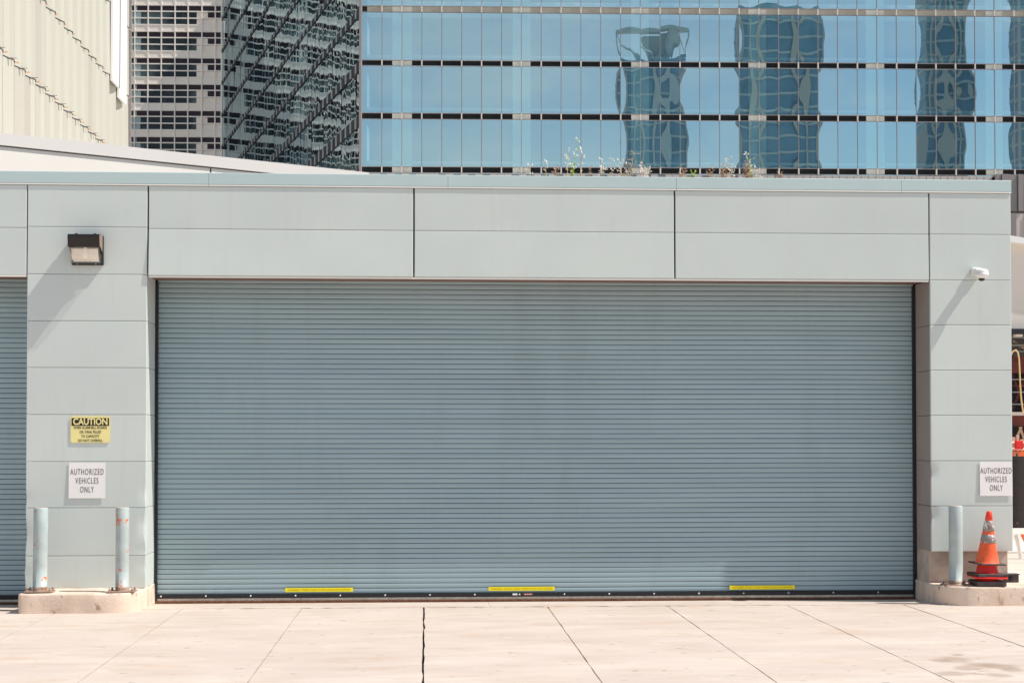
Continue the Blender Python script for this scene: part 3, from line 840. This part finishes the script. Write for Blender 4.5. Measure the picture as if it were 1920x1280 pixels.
# panes (pillowed so that reflections bend as in real insulated glass)
def pane_mesh(name, w, h, a, seed, mat, noisy=.0, nx=10, nz=14):
    bm = bmesh.new(); V = []
    for j in range(nz+1):
        row = []
        for i in range(nx+1):
            s_, t_ = i/nx*2-1, j/nz*2-1
            d = -a*(1-s_*s_)*(1-t_*t_) + noisy*noise.noise((s_*1.3+seed*9, t_*1.6, seed*3.3))
            row.append(bm.verts.new(((s_+1)/2*w, d, (t_+1)/2*h)))
        V.append(row)
    for j in range(nz):
        for i in range(nx): bm.faces.new((V[j][i], V[j][i+1], V[j+1][i+1], V[j+1][i])).smooth = True
    me = bpy.data.meshes.new(name); bm.to_mesh(me); bm.free(); me.materials.append(mat); return me
PH = slots[1][0]-slots[0][1]
pv = [pane_mesh('window_pane', pw-.05, PH-.03, a, k, M['glass'], nz_) for k, (a, nz_) in enumerate(((.0009, .0002), (-.0014, .0002), (.0019, .0002), (-.0010, .0003), (.0013, .0004), (-.0020, .0002)))]
pv0 = pane_mesh('window_pane', mx_[1]-.05, PH-.03, .0012, 11, M['glass'], .0006)
rp = random.Random(11)
npane = 0
stuff = bmesh.new()
for row in range(4):                              # rows seen: below slot 1,2,3 and above slot 3
    z0 = slots[row][1]+.015
    for c_ in range(33):
        me = pv0 if c_ == 0 else pv[rp.choice((0, 1, 2, 3, 4, 5)) if c_ > 8 else rp.choice((0, 3))]
        if row < 3:
            o = bpy.data.objects.new('window_pane', me); col.objects.link(o); o.parent = ob
            o.location = (mx_[c_]+.025, 0, z0); o.rotation_euler = (rp.gauss(0, .0006), 0, rp.gauss(0, .0006))
        else:
            tmp = bmesh.new(); tmp.from_mesh(me)
            bmesh.ops.translate(tmp, verts=tmp.verts, vec=(mx_[c_]+.025, 0, z0)); m2 = bpy.data.meshes.new('t'); tmp.to_mesh(m2); tmp.free()
            stuff.from_mesh(m2); bpy.data.meshes.remove(m2)
for row in list(range(-5, 0))+list(range(4, 9)):             # beyond the frame
    z0 = (slots[0][1]+FH*row)+.015
    for c_ in range(41): quad(stuff, (mx_[c_]+.025, 0, z0), (mx_[c_+1]-.025, 0, z0), (mx_[c_+1]-.025, 0, z0+PH-.03), (mx_[c_]+.025, 0, z0+PH-.03))
for row in range(0, 4):
    z0 = slots[row][1]+.015
    for c_ in range(33, 41): quad(stuff, (mx_[c_]+.025, 0, z0), (mx_[c_+1]-.025, 0, z0), (mx_[c_+1]-.025, 0, z0+PH-.03), (mx_[c_]+.025, 0, z0+PH-.03))
for f in stuff.faces: f.smooth = True
o = obj('window_pane', stuff, M['glass'], ob); o['kind'] = 'stuff'
XE = mx_[41]
# mullions: slim vertical bars with paler clips over each slot
for c_ in range(42):
    bm = bmesh.new(); x = mx_[c_]
    box(bm, x-.019, x+.019, -.06, .12, 0, ZTOP)
    for (a, b) in slots[:5]: box(bm, x-.048, x+.048, -.09, .05, a-.03, b+.03, mi=1)
    obj('mullion', bm, [M['mull'], M['mullw']], ob)
for k in range(4):
    a, b = slots[k]
    bm = bmesh.new(); box(bm, .03, XE, .45, .60, a-.3, b+.3)
    obj('spandrel_panel', bm, M['slotcream'] if k == 3 else M['dark'], ob)
    bm = bmesh.new(); box(bm, .03, XE, -.035, .08, b+.005, b+.045); box(bm, .03, XE, -.035, .08, a-.045, a-.005)
    obj('glazing_rail', bm, M['mull'], ob)
    bm = bmesh.new(); box(bm, .03, XE, .55, .95, b+.10, b+.55); obj('sill_wall', bm, M['sill'], ob)
    bm = bmesh.new(); box(bm, .2, XE, 1.0, 9, b-.1, b+.05); obj('floor_slab', bm, M['grey'], ob)
# columns
cu = [(735, 772), (961.5, 995), (1184.5, 1217.5), (1405, 1438), (1626, 1660), (1851, 1882)]
for (a, b) in cu:
    bm = bmesh.new(); box(bm, fx(a), fx(b), .28, .44, 0, ZTOP-1); obj('column', bm, M['column'], ob)
bm = bmesh.new(); box(bm, .4, XE-.2, 3.2, 3.4, 0, ZTOP-.5); obj('interior_wall', bm, M['intdark'], ob)
bm = bmesh.new()
for z in (slots[0][1], slots[1][1], slots[2][1]):
    box(bm, fx(1895), fx(1990), 1.2, 1.3, z+.3, z+2.9)
    box(bm, fx(1815), fx(1823), 1.2, 1.3, z+.3, z+2.4)
obj('red_screen', bm, M['redint'], ob)
bm = bmesh.new(); box(bm, .02, XE, .5, 60, ZTOP, ZTOP+.6); obj('roof', bm, M['grey'], ob)

# side facade: mirror glass receding to the left
sdir = ray(20, 820); sdir.z = 0; sdir.normalize()
far = onseg(415.5, 400, corner, sdir); Ls = (Vector((far.x, far.y, 0))-corner).length
sdl = Rz.inverted() @ sdir                                     # in the building's frame
ang = math.atan2(-sdl.y, -sdl.x)                               # local frame whose +x runs back towards the corner
sf = Matrix.Translation(sdl*Ls) @ Matrix.Rotation(ang, 4, 'Z')  # x: 0 at the far end .. Ls at the corner, -y outward
nbay = 44; bw = Ls/nbay
mvar = [pane_mesh('mirror_pane', bw-.05, PH-.03, a, 20+k, M['mirror'], nn, 12, 14) for k, (a, nn) in enumerate(((.0022, .0030), (-.0026, .0040), (.0012, .0050), (-.0012, .0040), (.0032, .0040), (-.0034, .0030)))]
cand = []
for fl in range(-1, 9):
    z0 = slots[0][1]+FH*fl+.015
    for q in range(nbay):
        p = corner + Rz @ (sf @ Vector((bw*(q+.5), 0, z0+PH/2)))
        r_ = RM.inverted() @ (p-CAM)
        u = 960+F*r_.x/-r_.z; v = 640-(F*r_.y/-r_.z)+SHIFT*1920
        vis = 400 < u < 690 and -40 < v < 330
        cand.append((0 if vis else 1, (p-CAM).length, fl, q, z0))
cand.sort()
stuff = bmesh.new()
for i, (nv, dd, fl, q, z0) in enumerate(cand):
    me = mvar[rp.randrange(6)]
    lower = .25 if fl in (0, -1, 1) else 0
    mat_ = sf @ Matrix.Translation((bw*q+.025, 0, z0)) @ Euler((rp.gauss(0, .004), 0, rp.gauss(0, .003))).to_matrix().to_4x4()
    if i < 100:
        o = bpy.data.objects.new('mirror_pane', me); col.objects.link(o); o.parent = ob; o.matrix_local = mat_
    else:
        tmp = bmesh.new(); tmp.from_mesh(me); tmp.transform(mat_); m2 = bpy.data.meshes.new('t'); tmp.to_mesh(m2); tmp.free()
        stuff.from_mesh(m2); bpy.data.meshes.remove(m2)
for f in stuff.faces: f.smooth = True
o = obj('mirror_pane', stuff, M['mirror'], ob); o['kind'] = 'stuff'
def sobj(name, bm, mat):
    bm.transform(sf); return obj(name, bm, mat, ob)
for fl in range(-1, 9):
    b = slots[0][1]+FH*fl; a = slots[0][0]+FH*fl
    bm = bmesh.new(); ex = {0: .5, 1: .5, 2: .3, 3: .15}.get(fl, .06)
    box(bm, 0, Ls-.05, -.06, .25, a-ex, b+.0)
    for q in range(int(nbay*1.0)+1):
        x = q*bw
        if x > Ls-.3: break
        box(bm, x+.1, x+.42, -.13, -.062, a-ex+.01, b-.01, mi=1)
    sobj('spandrel_band', bm, [M['black'], M['towlight']])
bm = bmesh.new(); box(bm, 0, Ls-.3, .26, .5, 0, ZTOP); sobj('side_wall', bm, M['dark'])
bm = bmesh.new(); box(bm, -.16, .02, -.14, .3, 0, ZTOP, .02); obj('corner_post', bm, M['mull'], ob)

# ------------------------------------------------------------------ cream gridded building
cc = far.copy(); cc.z = 0
cd = Vector((math.cos(R(1.7)), -math.sin(R(1.7)), 0))
cbd = thing('cream_office_building', 'cream building with a white grid of dark windows left of the mirrored facade', 'building', cc + Vector((-.05, -.0, 0)), rot=(0, 0, -R(1.7)))
def cxp(u): return (onseg(u, 150, cc, cd)-cc).dot(cd)
def czp(v): return onseg(330, v, cc, cd).z
FHc = czp(60.6)-czp(60.6+49.2)
colsu = [237, 253, 278, 303, 328.5, 353, 379, 404, 415.7]
cxs = [cxp(u) for u in colsu]
pitch = (cxp(404)-cxp(253))/6
bm = bmesh.new(); box(bm, -48, 0, .35, 30, 0, czp(-120)); obj('wall', bm, M['cream'], cbd)
z_base = czp(60.6)          # top of a dark row
wtypes = {0: 'A', 1: 'B', 2: 'C', 3: 'C', 4: 'C', 5: 'D', 6: 'E', 7: 'F'}
def rz(v): return (60.6-v)*FHc/49.2     # offset from the window head
rowsz = [(rz(60.6), rz(69.6)), (rz(72.2), rz(82.3)), (rz(85), rz(94.5))]
stuff = bmesh.new()
def window(bm, x0, x1, zt0, ty):
    mats = {'g': 0, 't': 1, 'c': 2, 'w': 3}
    def pane(xa, xb, r_, m_, y=.12):
        za, zb2 = zt0+rowsz[r_][1], zt0+rowsz[r_][0]
        quad(bm, (xa, y, za), (xb, y, za), (xb, y, zb2), (xa, y, zb2), mats[m_])
    w_ = x1-x0; e = .07
    if ty == 'A': seq = [[(0, .2, 'g'), (.2, 1, 'g')], [(0, .2, 'g'), (.2, .85, 'c'), (.85, 1, 't')], [(0, .2, 'g'), (.2, .85, 'c'), (.85, 1, 't')]]
    elif ty == 'B': seq = [[(0, .12, 'c'), (.12, 1, 'g')], [(0, .45, 'c'), (.45, 1, 't')], [(0, .42, 'c'), (.42, 1, 't')]]
    elif ty == 'C': seq = [[(0, 1, 'g')], [(0, 1, 't')], [(0, 1, 't')]]
    elif ty == 'D': seq = [[(0, 1, 'g')], [(0, .62, 't'), (.62, 1, 'w')], [(0, .62, 't'), (.62, 1, 'w')]]
    elif ty == 'E': seq = [[(0, 1, 'g')], [(0, .42, 'w'), (.42, 1, 'g')], [(0, 1, 'w')]]
    else: seq = [[(0, 1, 'g')], [(0, 1, 'g')], [(0, 1, 'w')]]
    for r_, sg in enumerate(seq):
        for (a, b, m_) in sg: pane(x0+e+(w_-2*e)*a, x0+e+(w_-2*e)*b, r_, m_)
WM = [M['pglass'], M['tglass'], M['curtain'], M['cream']]
for fl in range(-7, 5):
    zt0 = z_base+FHc*fl
    for k in range(8):
        seen = -6 <= fl <= 1
        b_ = bmesh.new() if seen else stuff
        window(b_, cxs[k], cxs[k+1], zt0, wtypes[k])
        if seen: obj('window', b_, WM, cbd)
    for k in range(1, 22):
        x1 = cxs[0]-pitch*(k-1); window(stuff, x1-pitch, x1, zt0, 'C' if k % 6 else 'B')
o = obj('window', stuff, WM, cbd); o['kind'] = 'stuff'
bm = bmesh.new()
zb_, zt_2 = z_base-FHc*9, z_base+FHc*5
xsall = cxs+[cxs[0]-pitch*k for k in range(1, 22)]
for x in xsall: box(bm, x-.075, x+.075, -.05, .2, zb_, zt_2)
for fl in range(-8, 5):
    zt0 = z_base+FHc*fl
    for v in (59, 70.9, 83.6, 96): 
        z = zt0+rz(v); box(bm, cxs[0]-pitch*22, -.02, -.02, .18, z-.07, z+.07)
obj('facade_frame', bm, M['cframe'], cbd)
for fl in range(-8, 5):
    zt0 = z_base+FHc*fl
    bm = bmesh.new(); box(bm, cxs[0]-pitch*22, -.02, .03, .34, zt0+rz(109.5), zt0+rz(97)); obj('spandrel_panel', bm, M['cream'], cbd)
bm = bmesh.new(); box(bm, cxs[0]-pitch*22, -.02, .2, .34, zb_, zt_2); obj('window_backing', bm, M['cream'], cbd)

# ------------------------------------------------------------------ fluted panel building (left)
FX = -20.0
fb = thing('fluted_building', 'cream building with tall folded vertical panels at the far left', 'building')
def yF(u): return XW(u, 400, FX).y
yend = yF(236); pitchF = 2.0
zl1 = XW(72, 0, FX).z; zl2 = XW(5, 105, FX).z; SH = zl1-zl2
levels = [zl2-SH*k for k in range(5, 0, -1)] + [zl2, zl1, zl1+SH, zl1+2*SH, zl1+3*SH]
ys = []; y = yend; q = 0
while y > yend-64:
    ys.append((y, (0, .16, .30, .16)[q % 4], q)); y -= pitchF*(.16, .34, .16, .34)[q % 4]; q += 1
rf = random.Random(5)
for li in range(len(levels)-1):
    z0, z1_ = levels[li]+.015, levels[li+1]-.005
    bm = bmesh.new(); prev = None; tilt_ = .045; off = li % 2
    for (y, xo, q) in ys:
        x = FX + xo
        cur = ((x+tilt_, y, z0), (x, y, z1_))
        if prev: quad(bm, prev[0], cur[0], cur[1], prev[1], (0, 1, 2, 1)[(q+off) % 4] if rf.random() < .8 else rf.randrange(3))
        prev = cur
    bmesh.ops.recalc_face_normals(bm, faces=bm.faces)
    obj('folded_cladding', bm, [M['flute'], M['flute2'], M['flute3']], fb)  # light and shade of the folds painted by alternating tones
bm = bmesh.new(); box(bm, FX-12, FX-.05, yend-64, yend, 0, levels[-1]); obj('wall', bm, M['flute'], fb)
for lv in (zl2, zl1, zl1+SH):
    y = yend-.4; i = 0
    while y > yF(-20):
        big = lv == zl2
        if i % 2 == 0:
            bm = bmesh.new(); e = .34 if big else .24
            box(bm, FX+.02, FX+.08+e, y-.05, y+.05, lv-.01, lv+.05); box(bm, FX+.02, FX+.06+e*.6, y-.25, y-.17, lv+.05, lv+.10); obj('bracket_or_slit', bm, M['tan'], fb)
        else:
            bm = bmesh.new(); e = .30 if big else .22
            box(bm, FX+.02, FX+.08+e, y-.05, y+.05, lv-.05, lv-.005)
            if big: box(bm, FX+.02, FX+.20+e, y+.20, y+.24, lv+.03, lv+.05)
            obj('bracket_or_slit', bm, M['slitdark'], fb)  # dark bars painting the shadowed slits between the tan pieces
        y -= pitchF/2; i += 1
for (u, vt, vb) in ((202, -60, 140), (214.5, -60, 172)):
    y = yF(u); zt3, zb3 = XW(u, vt, FX+.5).z, XW(u, vb, FX+.5).z
    bm = bmesh.new(); box(bm, FX+.35, FX+.5, y-1.15, y+1.15, zb3, zt3); obj('white_screen', bm, M['flwhite'], fb)
bm = bmesh.new(); box(bm, FX-.04, FX+.30, yend+.01, yend+.14, 0, levels[-1]); obj('end_trim', bm, M['grey'], fb)

# ------------------------------------------------------------------ towers seen only as reflections in the blue glass
def tower(name, label, u0, u1, vtop, back, style, dep=24):
    n = fn; P = corner
    def img(u, v):                                    # real point whose mirror image shows at (u, v)
        r = ray(u, v); D = 114+114+back; p = CAM + r*D
        d = (p-P).dot(n); return p-n*(2*d)
    a, b = img(u0, 820), img(u1, 820); top = img((u0+u1)/2, vtop).z
    w = (b-a).length; mid = (a+b)/2
    ax = (b-a); ax.z = 0; ang = math.atan2(ax.y, ax.x)
    t = thing(name, label, 'tower', (mid.x, mid.y, 0), rot=(0, 0, ang))
    # +y side faces the glass building
    bm = bmesh.new(); box(bm, -w/2, w/2, -dep, 0, 0, top); obj('wall', bm, M['towglass'], t)
    fl = bmesh.new(); z = 4
    while z < top-1: box(fl, -w/2-.15, w/2+.15, -dep-.15, .18, z, z+.55); z += 3.6
    obj('floor_band', fl, M['towgrey'], t)
    k = 4 if style == 1 else 6
    for q in range(k+1):
        x = -w/2+w*q/k; bm = bmesh.new(); box(bm, x-.35, x+.35, .18, .5, 0, top-3); obj('fin', bm, M['towlight'] if style == 2 or q in (0, k) else M['towgrey'], t)
    if style == 1:
        bm = bmesh.new()
        for q in range(5):
            x = -w/2+w*q/4; tube(bm, [(x, -1, top), (x*1.12, -1, top+7)], .3, 6)
            if q < 4: x2 = -w/2+w*(q+1)/4; tube(bm, [(x*1.12, -1, top+7), (x2, -1, top)], .2, 5)
        box(bm, -w/2*1.12, w/2*1.12, -3, -.8, top+6.6, top+7.4); box(bm, -w*.1, w*.3, -4, -2, top, top+6)
        obj('crown_frame', bm, M['towgrey'], t)
    return t
tower('glass_tower', 'dark tower with an open frame crown mirrored in the blue glass', 1172, 1283, 103, 150, 1, 6)
tower('glass_tower', 'broad dark tower with pale vertical fins mirrored in the blue glass', 1384, 1541, 4, 150, 2, 6)
tower('glass_tower', 'dark tower mirrored toward the right end of the blue glass', 1738, 1815, -150, 170, 2, 8)
tower('glass_tower', 'broad tower mirrored at the very right edge of the blue glass', 1915, 2060, -100, 140, 1, 6)

# ------------------------------------------------------------------ slit on the right of the garage
Yr = 22.0
t = thing('ribbed_building', 'grey building clad in vertical metal ribs behind the right end of the garage', 'building')
bm = bmesh.new(); zA, zB, zC = W(1900, 327, Yr).z, W(1900, 398, Yr).z, W(1900, 470, Yr).z
xa, xb = W(1868, 360, Yr).x, W(2250, 360, Yr).x
i = 0; x = xa
while x < xb:
    w_ = .14+.10*((i*7) % 3)/2
    box(bm, x, x+w_-.012, Yr-(.05 if i % 2 else 0), Yr+.3, zB+.03, zA, mi=0); x += w_; i += 1
obj('upper_cladding', bm, M['grib'], t)
bm = bmesh.new(); x = xa; i = 0
while x < xb:
    w_ = .26; box(bm, x, x+w_-.01, Yr-(.04 if i % 2 else 0), Yr+.3, 0, zB-.03, mi=i % 2); x += w_; i += 1
obj('lower_cladding', bm, [M['grib2'], M['grib']], t)
bm = bmesh.new(); box(bm, xa, xb, Yr+.1, Yr+9, 0, zA-.05); obj('wall', bm, M['grib'], t)

Yw = 17.0
t = thing('white_canopy_building', 'cream rendered upper wall with sloping coping past the garage corner', 'building')
p = lambda u, v, Y=Yw: W(u, v, Y)
bm = bmesh.new(); 
x0, x1 = p(1850, 500).x, p(2250, 500).x; zs = p(1896, 448).z; ze = zs-(x1-x0)*.22
zu = p(1900, 617).z
prism(bm, [(x0, zu), (x1, zu), (x1, zs-.8), (x0, zs)], Yw, Yw+1.5); bmesh.ops.recalc_face_normals(bm, faces=bm.faces)
obj('wall', bm, M['rwhite'], t)
bm = bmesh.new(); prism(bm, [(x0, zs-.02), (x1, zs-.82), (x1, zs-.72+.05), (x0, zs+.12)], Yw-.25, Yw+1.6); bmesh.ops.recalc_face_normals(bm, faces=bm.faces)
obj('coping', bm, M['flwhite'], t)
bm = bmesh.new(); box(bm, x0, x1, Yw-.3, Yw+1.4, p(1900, 628).z, zu-.01); obj('soffit', bm, M['dark'], t)
for q in range(3):
    xx = p(1896+q*14, 625).x; bm = bmesh.new(); box(bm, xx, xx+.35, Yw-.25, Yw-.1, p(1900, 632).z, p(1900, 628).z); obj('soffit_bracket', bm, M['cream'], t)
bm = bmesh.new(); box(bm, x1-6, x1, Yw+1.3, Yw+1.5, 0, p(1900, 628).z); box(bm, x0, x1-6, Yw+1.3, Yw+1.45, 0, p(1900, 628).z)
obj('back_wall', bm, M['grey'], t)
# steel frame under it
t2 = thing('steel_frame', 'rust red steel beams and dark openings right of the garage corner', 'frame')
for (v0, v1, m_) in ((667, 698, 'redbeam'), (779, 798, 'redbeam')):
    bm = bmesh.new(); box(bm, x0, x1, Yw+.2, Yw+.5, p(1900, v1).z, p(1900, v0).z); obj('beam', bm, M[m_], t2)
bm = bmesh.new(); box(bm, x0, x1, Yw+.9, Yw+1.0, 0.6, p(1900, 699).z); obj('dark_backing', bm, M['dark'], t2)
for v in (710, 722, 734, 757): 
    bm = bmesh.new(); z = p(1900, v).z; tube(bm, [(x0, Yw+.3, z), (x1, Yw+.3, z)], .022, 6); obj('rail', bm, M['redbeam' if v == 722 else 'steel'], t2)
bm = bmesh.new(); box(bm, x0, x1, Yw+.1, Yw+.55, p(1900, 778.5).z, p(1900, 772).z); obj('ledge', bm, M['slotcream'], t2)
for v in (630, 645, 657):
    bm = bmesh.new(); z = p(1900, v).z; tube(bm, [(x0, Yw+.35, z), (x1, Yw+.35, z)], .04, 6); obj('pipe', bm, M['steel'], t2)
for u in (1900, 1908, 1916, 1926, 1940):
    bm = bmesh.new(); x = p(u, 830).x; box(bm, x, x+.06, Yw+.05, Yw+.1, p(1900, 856).z, p(1900, 815+(u % 3)*4).z); obj('post', bm, M['tan'], t2)
bm = bmesh.new(); 
tube(bm, [(x0, Yw+.05, p(1900, 842).z), (x1, Yw+.05, p(1900, 842).z)], .03, 6); tube(bm, [(x0, Yw+.06, p(1900, 830).z), (x1, Yw+.06, p(1900, 826).z)], .03, 6); obj('rail', bm, M['slotcream'], t2)
bm = bmesh.new(); bx_ = p(1908, 832); box(bm, bx_.x-.08, bx_.x+.1, Yw-.1, Yw, bx_.z-.12, bx_.z+.08, .02); obj('red_cap', bm, M['red'], t2)
for (ua, va, ub, vb) in ((1897, 700, 1925, 772), (1925, 700, 1897, 772), (1897, 842, 1915, 800), (1912, 800, 1930, 850), (1899, 640, 1925, 655)):
    bm = bmesh.new(); tube(bm, [p(ua, va, Yw+.42), p(ub, vb, Yw+.42)], .03, 6); obj('brace', bm, M['tan' if va > 790 or va < 650 else 'redbeam'], t2)
bm = bmesh.new(); q1 = p(1897, 846); box(bm, q1.x, q1.x+.5, Yw-.05, Yw+.05, p(1900, 856).z, p(1900, 846).z); obj('orange_panel', bm, M['borange'], t2)
# hanging hose
bm = bmesh.new()
pts = [p(u, v, Yw-.35) for (u, v) in ((1893, 672), (1896, 664), (1900, 658), (1905, 656), (1909, 662), (1911, 675), (1912, 700), (1913, 725), (1915, 750), (1918, 770), (1920, 776))]
tube(bm, pts, .018, 8); tag(obj('yellow_hose', bm, M['hose']), 'thick yellow hose hanging in an arch past the garage corner', 'hose')
# black screened fence
Yk = 9.0
t = thing('screened_fence', 'fence covered in black mesh beside the right pier', 'fence')
a, b = W(1880, 855, Yk), W(1880, 990, Yk); xr = W(2250, 900, Yk).x
bm = bmesh.new(); nq = 50; V = []
for i in range(nq+1):
    x = a.x+(xr-a.x)*i/nq; V.append([bm.verts.new((x, Yk+noise.noise((x*3, 0, 0))*.06, z)) for z in (b.z, a.z)])
for i in range(nq): bm.faces.new((V[i][0], V[i+1][0], V[i+1][1], V[i][1])).smooth = True
obj('mesh_screen', bm, M['screen'], t)
for k in range(4):
    x = W(1909, 900, Yk).x+k*1.6; bm = bmesh.new(); tube(bm, [(x, Yk+.07, 0), (x, Yk+.07, a.z+.05)], .03, 8); obj('post', bm, M['steel'], t)
# white and orange barriers
Yb = 6.0
c = G(1916, 1064, 0)
t = thing('orange_barrier', 'orange plastic barrier with a slanted end at the right edge', 'barrier', (W(1914, 1030, Yb).x, Yb, 0))
bm = bmesh.new(); zz0, zz1 = W(1914, 1056, Yb).z, W(1914, 1001, Yb).z
prism(bm, [(.0, zz1), (.9, zz1), (.9, zz0), (.22, zz0)], -.03, .03); bmesh.ops.recalc_face_normals(bm, faces=bm.faces); obj('panel', bm, M['borange'], t)
bm = bmesh.new(); tube(bm, [(-.08, 0, zz1), (.06, 0, zz0-.15)], .03, 6); obj('frame', bm, M['white'], t)
bm = bmesh.new(); lathe(bm, [(.16, zz0-.13), (.13, zz0), (.06, zz0+.2), (.001, zz0+.22)], 16, (.16, -.1, 0)); obj('foot', bm, M['red'], t)
Yc = 7.2
bm = bmesh.new(); q = W(1885, 1060, Yc); z1c = W(1900, 992, Yc).z
prism(bm, [(-.01, 0), (.55, 0), (.42, .18), (.34, z1c), (.20, z1c), (.12, .18)], q.x, q.x+5, 'x')
for v in bm.verts: v.co.y += Yc
bmesh.ops.recalc_face_normals(bm, faces=bm.faces)
tag(obj('concrete_barrier', bm, M['rwhite']), 'pale concrete barrier behind the orange plastic barrier', 'barrier')
Yd = 2.9
bm = bmesh.new(); q = W(1880, 1070, Yd); box(bm, q.x, q.x+5, Yd, Yd+.06, .62, W(1900, 1057, Yd).z, .008)
for k in range(4): box(bm, q.x+.35+k*1.3, q.x+.43+k*1.3, Yd+.005, Yd+.055, -.01, .63)
o = tag(obj('low_rail', bm, M['rubber']), 'low dark rail behind the kerb at the right edge', 'rail')
bpy.data.objects.remove(o)

# ------------------------------------------------------------------ light
Ld = Vector((-4.6, 1.15, -6.5)).normalized()
sd_ = bpy.data.lights.new('sun', 'SUN'); sd_.energy = 5.0; sd_.angle = R(.53); sd_.color = (1, .945, .87)
so = bpy.data.objects.new('sun', sd_); col.objects.link(so); so.rotation_euler = Ld.to_track_quat('-Z', 'Y').to_euler(); so.location = (20, -10, 30)
w = bpy.data.worlds.new('World'); sc.world = w; w.use_nodes = True
nt = w.node_tree; nt.nodes.clear()
out = N(nt, 'ShaderNodeOutputWorld'); bg = N(nt, 'ShaderNodeBackground'); bg.inputs['Strength'].default_value = .12
sky = N(nt, 'ShaderNodeTexSky'); sky.sky_type = 'NISHITA'; sky.sun_disc = False
sky.sun_elevation = math.asin(-Ld.z); sky.sun_rotation = math.atan2(-Ld.x, -Ld.y)
sky.air_density = 1.1; sky.dust_density = .6; sky.ozone_density = 1.2
tc = N(nt, 'ShaderNodeTexCoord'); mp = N(nt, 'ShaderNodeMapping'); mp.inputs['Scale'].default_value = (1, 1, 2.6)
nz_ = N(nt, 'ShaderNodeTexNoise'); nz_.inputs['Scale'].default_value = 3.6; nz_.inputs['Detail'].default_value = 6; nz_.inputs['Roughness'].default_value = .55
mr = N(nt, 'ShaderNodeMapRange'); mr.inputs['From Min'].default_value = .42; mr.inputs['From Max'].default_value = .72; mr.inputs['To Max'].default_value = .8
mx = N(nt, 'ShaderNodeMix'); mx.data_type = 'RGBA'; mx.inputs[7].default_value = (6.0, 6.1, 6.2, 1)
L(nt, tc.outputs['Generated'], mp.inputs['Vector']); L(nt, mp.outputs[0], nz_.inputs['Vector']); L(nt, nz_.outputs['Fac'], mr.inputs['Value'])
L(nt, mr.outputs[0], mx.inputs[0]); L(nt, sky.outputs[0], mx.inputs[6]); L(nt, mx.outputs[2], bg.inputs['Color']); L(nt, bg.outputs[0], out.inputs[0])

sc.render.engine = 'CYCLES'
sc.view_settings.view_transform = 'Standard'; sc.view_settings.look = 'None'; sc.view_settings.exposure = 0
sc.cycles.max_bounces = 8; sc.cycles.transparent_max_bounces = 12
sc.render.resolution_x = 1024; sc.render.resolution_y = 682
